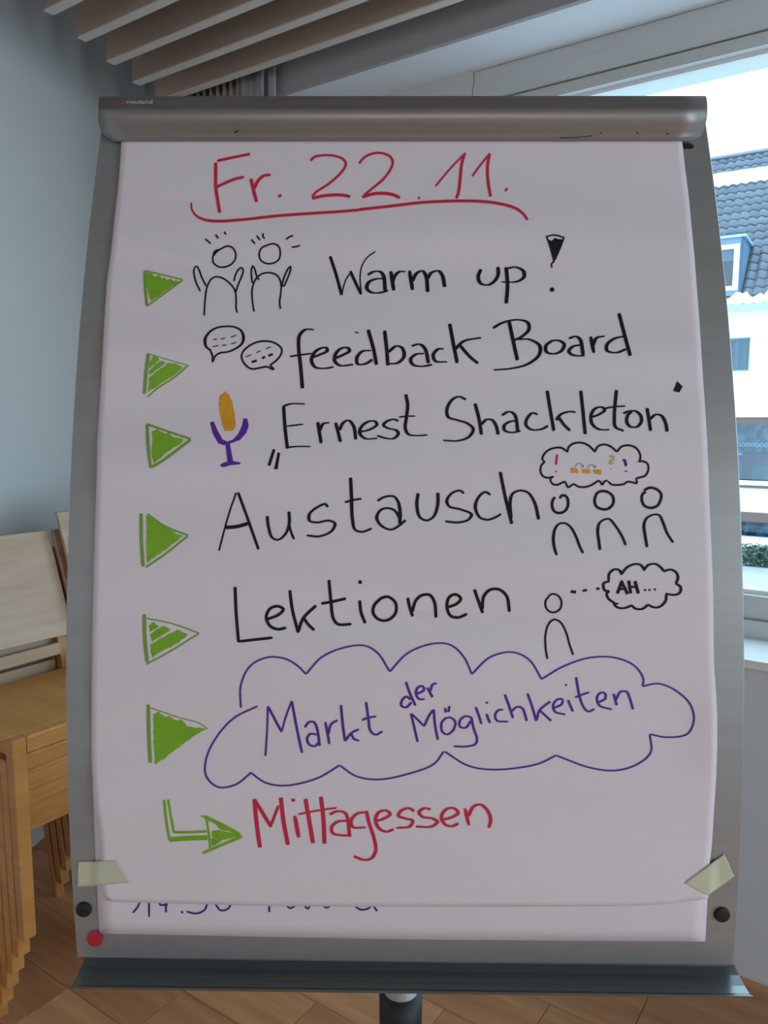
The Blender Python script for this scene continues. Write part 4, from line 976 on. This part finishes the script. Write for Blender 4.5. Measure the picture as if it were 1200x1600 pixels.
# snow bank across the roof and snow on the eaves
def snow(name, s_lo, s_hi, h0, h1, a0, a1, ragged, par=None, h=.1, seed=3, step=.09):
    rn = random.Random(seed); vv = []; ff = []; n = int((a1-a0)/step); prev = 0
    for i in range(n+1):
        a = a0+(a1-a0)*i/n; prev = prev*.6+rn.uniform(-1, 1)*ragged; sh = s_hi+prev; sl = s_lo
        vv += [rp(a, sl, h0), rp(a, sl, h1), rp(a, (sl+sh)/2, h1+rn.uniform(0, .02)), rp(a, sh, h1*.8), rp(a, sh+.02, h0)]
    for i in range(n):
        for j in range(4): ff.append((i*5+j, i*5+j+1, (i+1)*5+j+1, (i+1)*5+j))
    return hown(link(name, vv, ff, M['snow'], None, True))
snow('snow_bank', 6.62, 7.32, 0, .13, A0, A1, .02, seed=5)
snow('snow_on_eaves', .385, .74, .02, .10, A0, A1, .20, seed=8)
# dormer
b0 = 24.28   # front plane
dz0, dz1 = CAMZ+3.40, CAMZ+5.00
dor = hown(box('dormer', DA, DB_, b0+.12, 26.0, dz0-.2, dz1-.05, M['lead']))
dor.data.clear_geometry()
b = MB()
b.box(DA, DB_, b0, b0+.10, dz1-.22, dz1-.04, hp)          # head
b.box(DA, DB_, b0, b0+.10, dz0-.03, dz0+.12, hp)           # apron under the window
b.box(DA, DA+.10, b0, b0+.1, dz0+.12, dz1-.22, hp); b.box(DB_-.10, DB_, b0, b0+.1, dz0+.12, dz1-.22, hp)
b.add([hp(DB_, b0, dz0-.03), hp(DB_, b0+1.75, dz1-.04), hp(DB_, b0, dz1-.04), hp(DB_-.06, b0, dz0-.03), hp(DB_-.06, b0+1.75, dz1-.04), hp(DB_-.06, b0, dz1-.04)], [(0, 1, 2), (3, 5, 4), (0, 2, 5, 3), (1, 4, 5, 2), (0, 3, 4, 1)])
b.add([hp(DA, b0, dz0-.03), hp(DA, b0+1.75, dz1-.04), hp(DA, b0, dz1-.04), hp(DA+.06, b0, dz0-.03), hp(DA+.06, b0+1.75, dz1-.04), hp(DA+.06, b0, dz1-.04)], [(0, 2, 1), (3, 4, 5), (0, 3, 5, 2), (1, 2, 5, 4), (0, 1, 4, 3)])
bpy.data.objects.remove(dor); dor = hown(b.build('dormer', M['lead']))
hown(box('dormer_roof', DA-.05, DB_+.07, b0-.06, b0+1.95, dz1-.04, dz1+.03, M['lead_l'], None, hp), dor)
f = MB(); a, c, z0, z1 = DA+.10, DB_-.08, dz0+.12, dz1-.22
f.box(a, c, b0-.03, b0+.05, z0, z0+.12, hp); f.box(a, c, b0-.03, b0+.05, z1-.12, z1, hp); f.box(a, a+.12, b0-.03, b0+.05, z0+.12, z1-.12, hp); f.box(c-.14, c, b0-.03, b0+.05, z0+.12, z1-.12, hp)
f.box((a+c)/2-.06, (a+c)/2+.06, b0-.03, b0+.05, z0+.12, z1-.12, hp)
hown(f.build('dormer_window_frame', M['white']), dor)
hown(box('dormer_pane', a+.1, c-.12, b0, b0+.01, z0+.1, z1-.1, M['dglass'], None, hp), dor)
hown(box('roller_blind', a+.1, c-.12, b0+.12, b0+.13, z1-.42, z1-.1, M['curt2'], None, hp), dor)
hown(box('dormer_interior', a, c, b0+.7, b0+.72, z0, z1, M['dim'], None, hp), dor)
# snowy yard
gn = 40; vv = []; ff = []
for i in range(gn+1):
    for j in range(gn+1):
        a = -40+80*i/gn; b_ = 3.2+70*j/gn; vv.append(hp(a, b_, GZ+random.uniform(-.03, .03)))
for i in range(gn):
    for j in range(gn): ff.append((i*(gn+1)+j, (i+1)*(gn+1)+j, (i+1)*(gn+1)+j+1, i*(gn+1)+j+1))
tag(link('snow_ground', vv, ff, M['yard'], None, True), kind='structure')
# clipped hedge in front of the house
hd_ = empty('hedge', hp(-3, 22.9, GZ), 'low clipped green hedge with snow on top, along the foot of the white house', 'hedge')
def hgown(o): o.parent = hd_; o.matrix_parent_inverse = Matrix.Translation(-Vector(hd_.location)); return o
rn = random.Random(4)
hgown(box('hedge_core', -8, 3, 22.55, 23.15, GZ, GZ+.50, M['twig'], None, hp))
vv = []; ff = []
for i in range(9000):
    a = rn.uniform(-8, 3); side = rn.random()
    if side < .6: q = hp(a, 22.5+rn.uniform(-.06, .05), GZ+rn.uniform(0, .60))
    else: q = hp(a, rn.uniform(22.5, 23.2), GZ+.54+rn.uniform(-.05, .08))
    u1 = Vector((rn.uniform(-1, 1), rn.uniform(-1, 1), rn.uniform(-1, 1))).normalized()*.05; u2 = u1.orthogonal().normalized()*.03
    k = len(vv); vv += [q-u1, q+u2, q+u1, q-u2]; ff.append((k, k+1, k+2, k+3))
o = hgown(link('foliage', vv, ff, M['leaf'])); o['kind'] = 'stuff'
vv = []; ff = []; n = 110
for i in range(n+1):
    a = -8+11*i/n; e = rn.uniform(-.03, .03)
    vv += [hp(a, 22.50+e, GZ+.56+rn.uniform(-.06, .03)), hp(a, 22.62, GZ+.68+e), hp(a, 22.95, GZ+.70-e), hp(a, 23.2, GZ+.58)]
for i in range(n):
    for j in range(3): ff.append((i*4+j, (i+1)*4+j, (i+1)*4+j+1, i*4+j+1))
hgown(link('snow_cap', vv, ff, M['snow'], None, True))
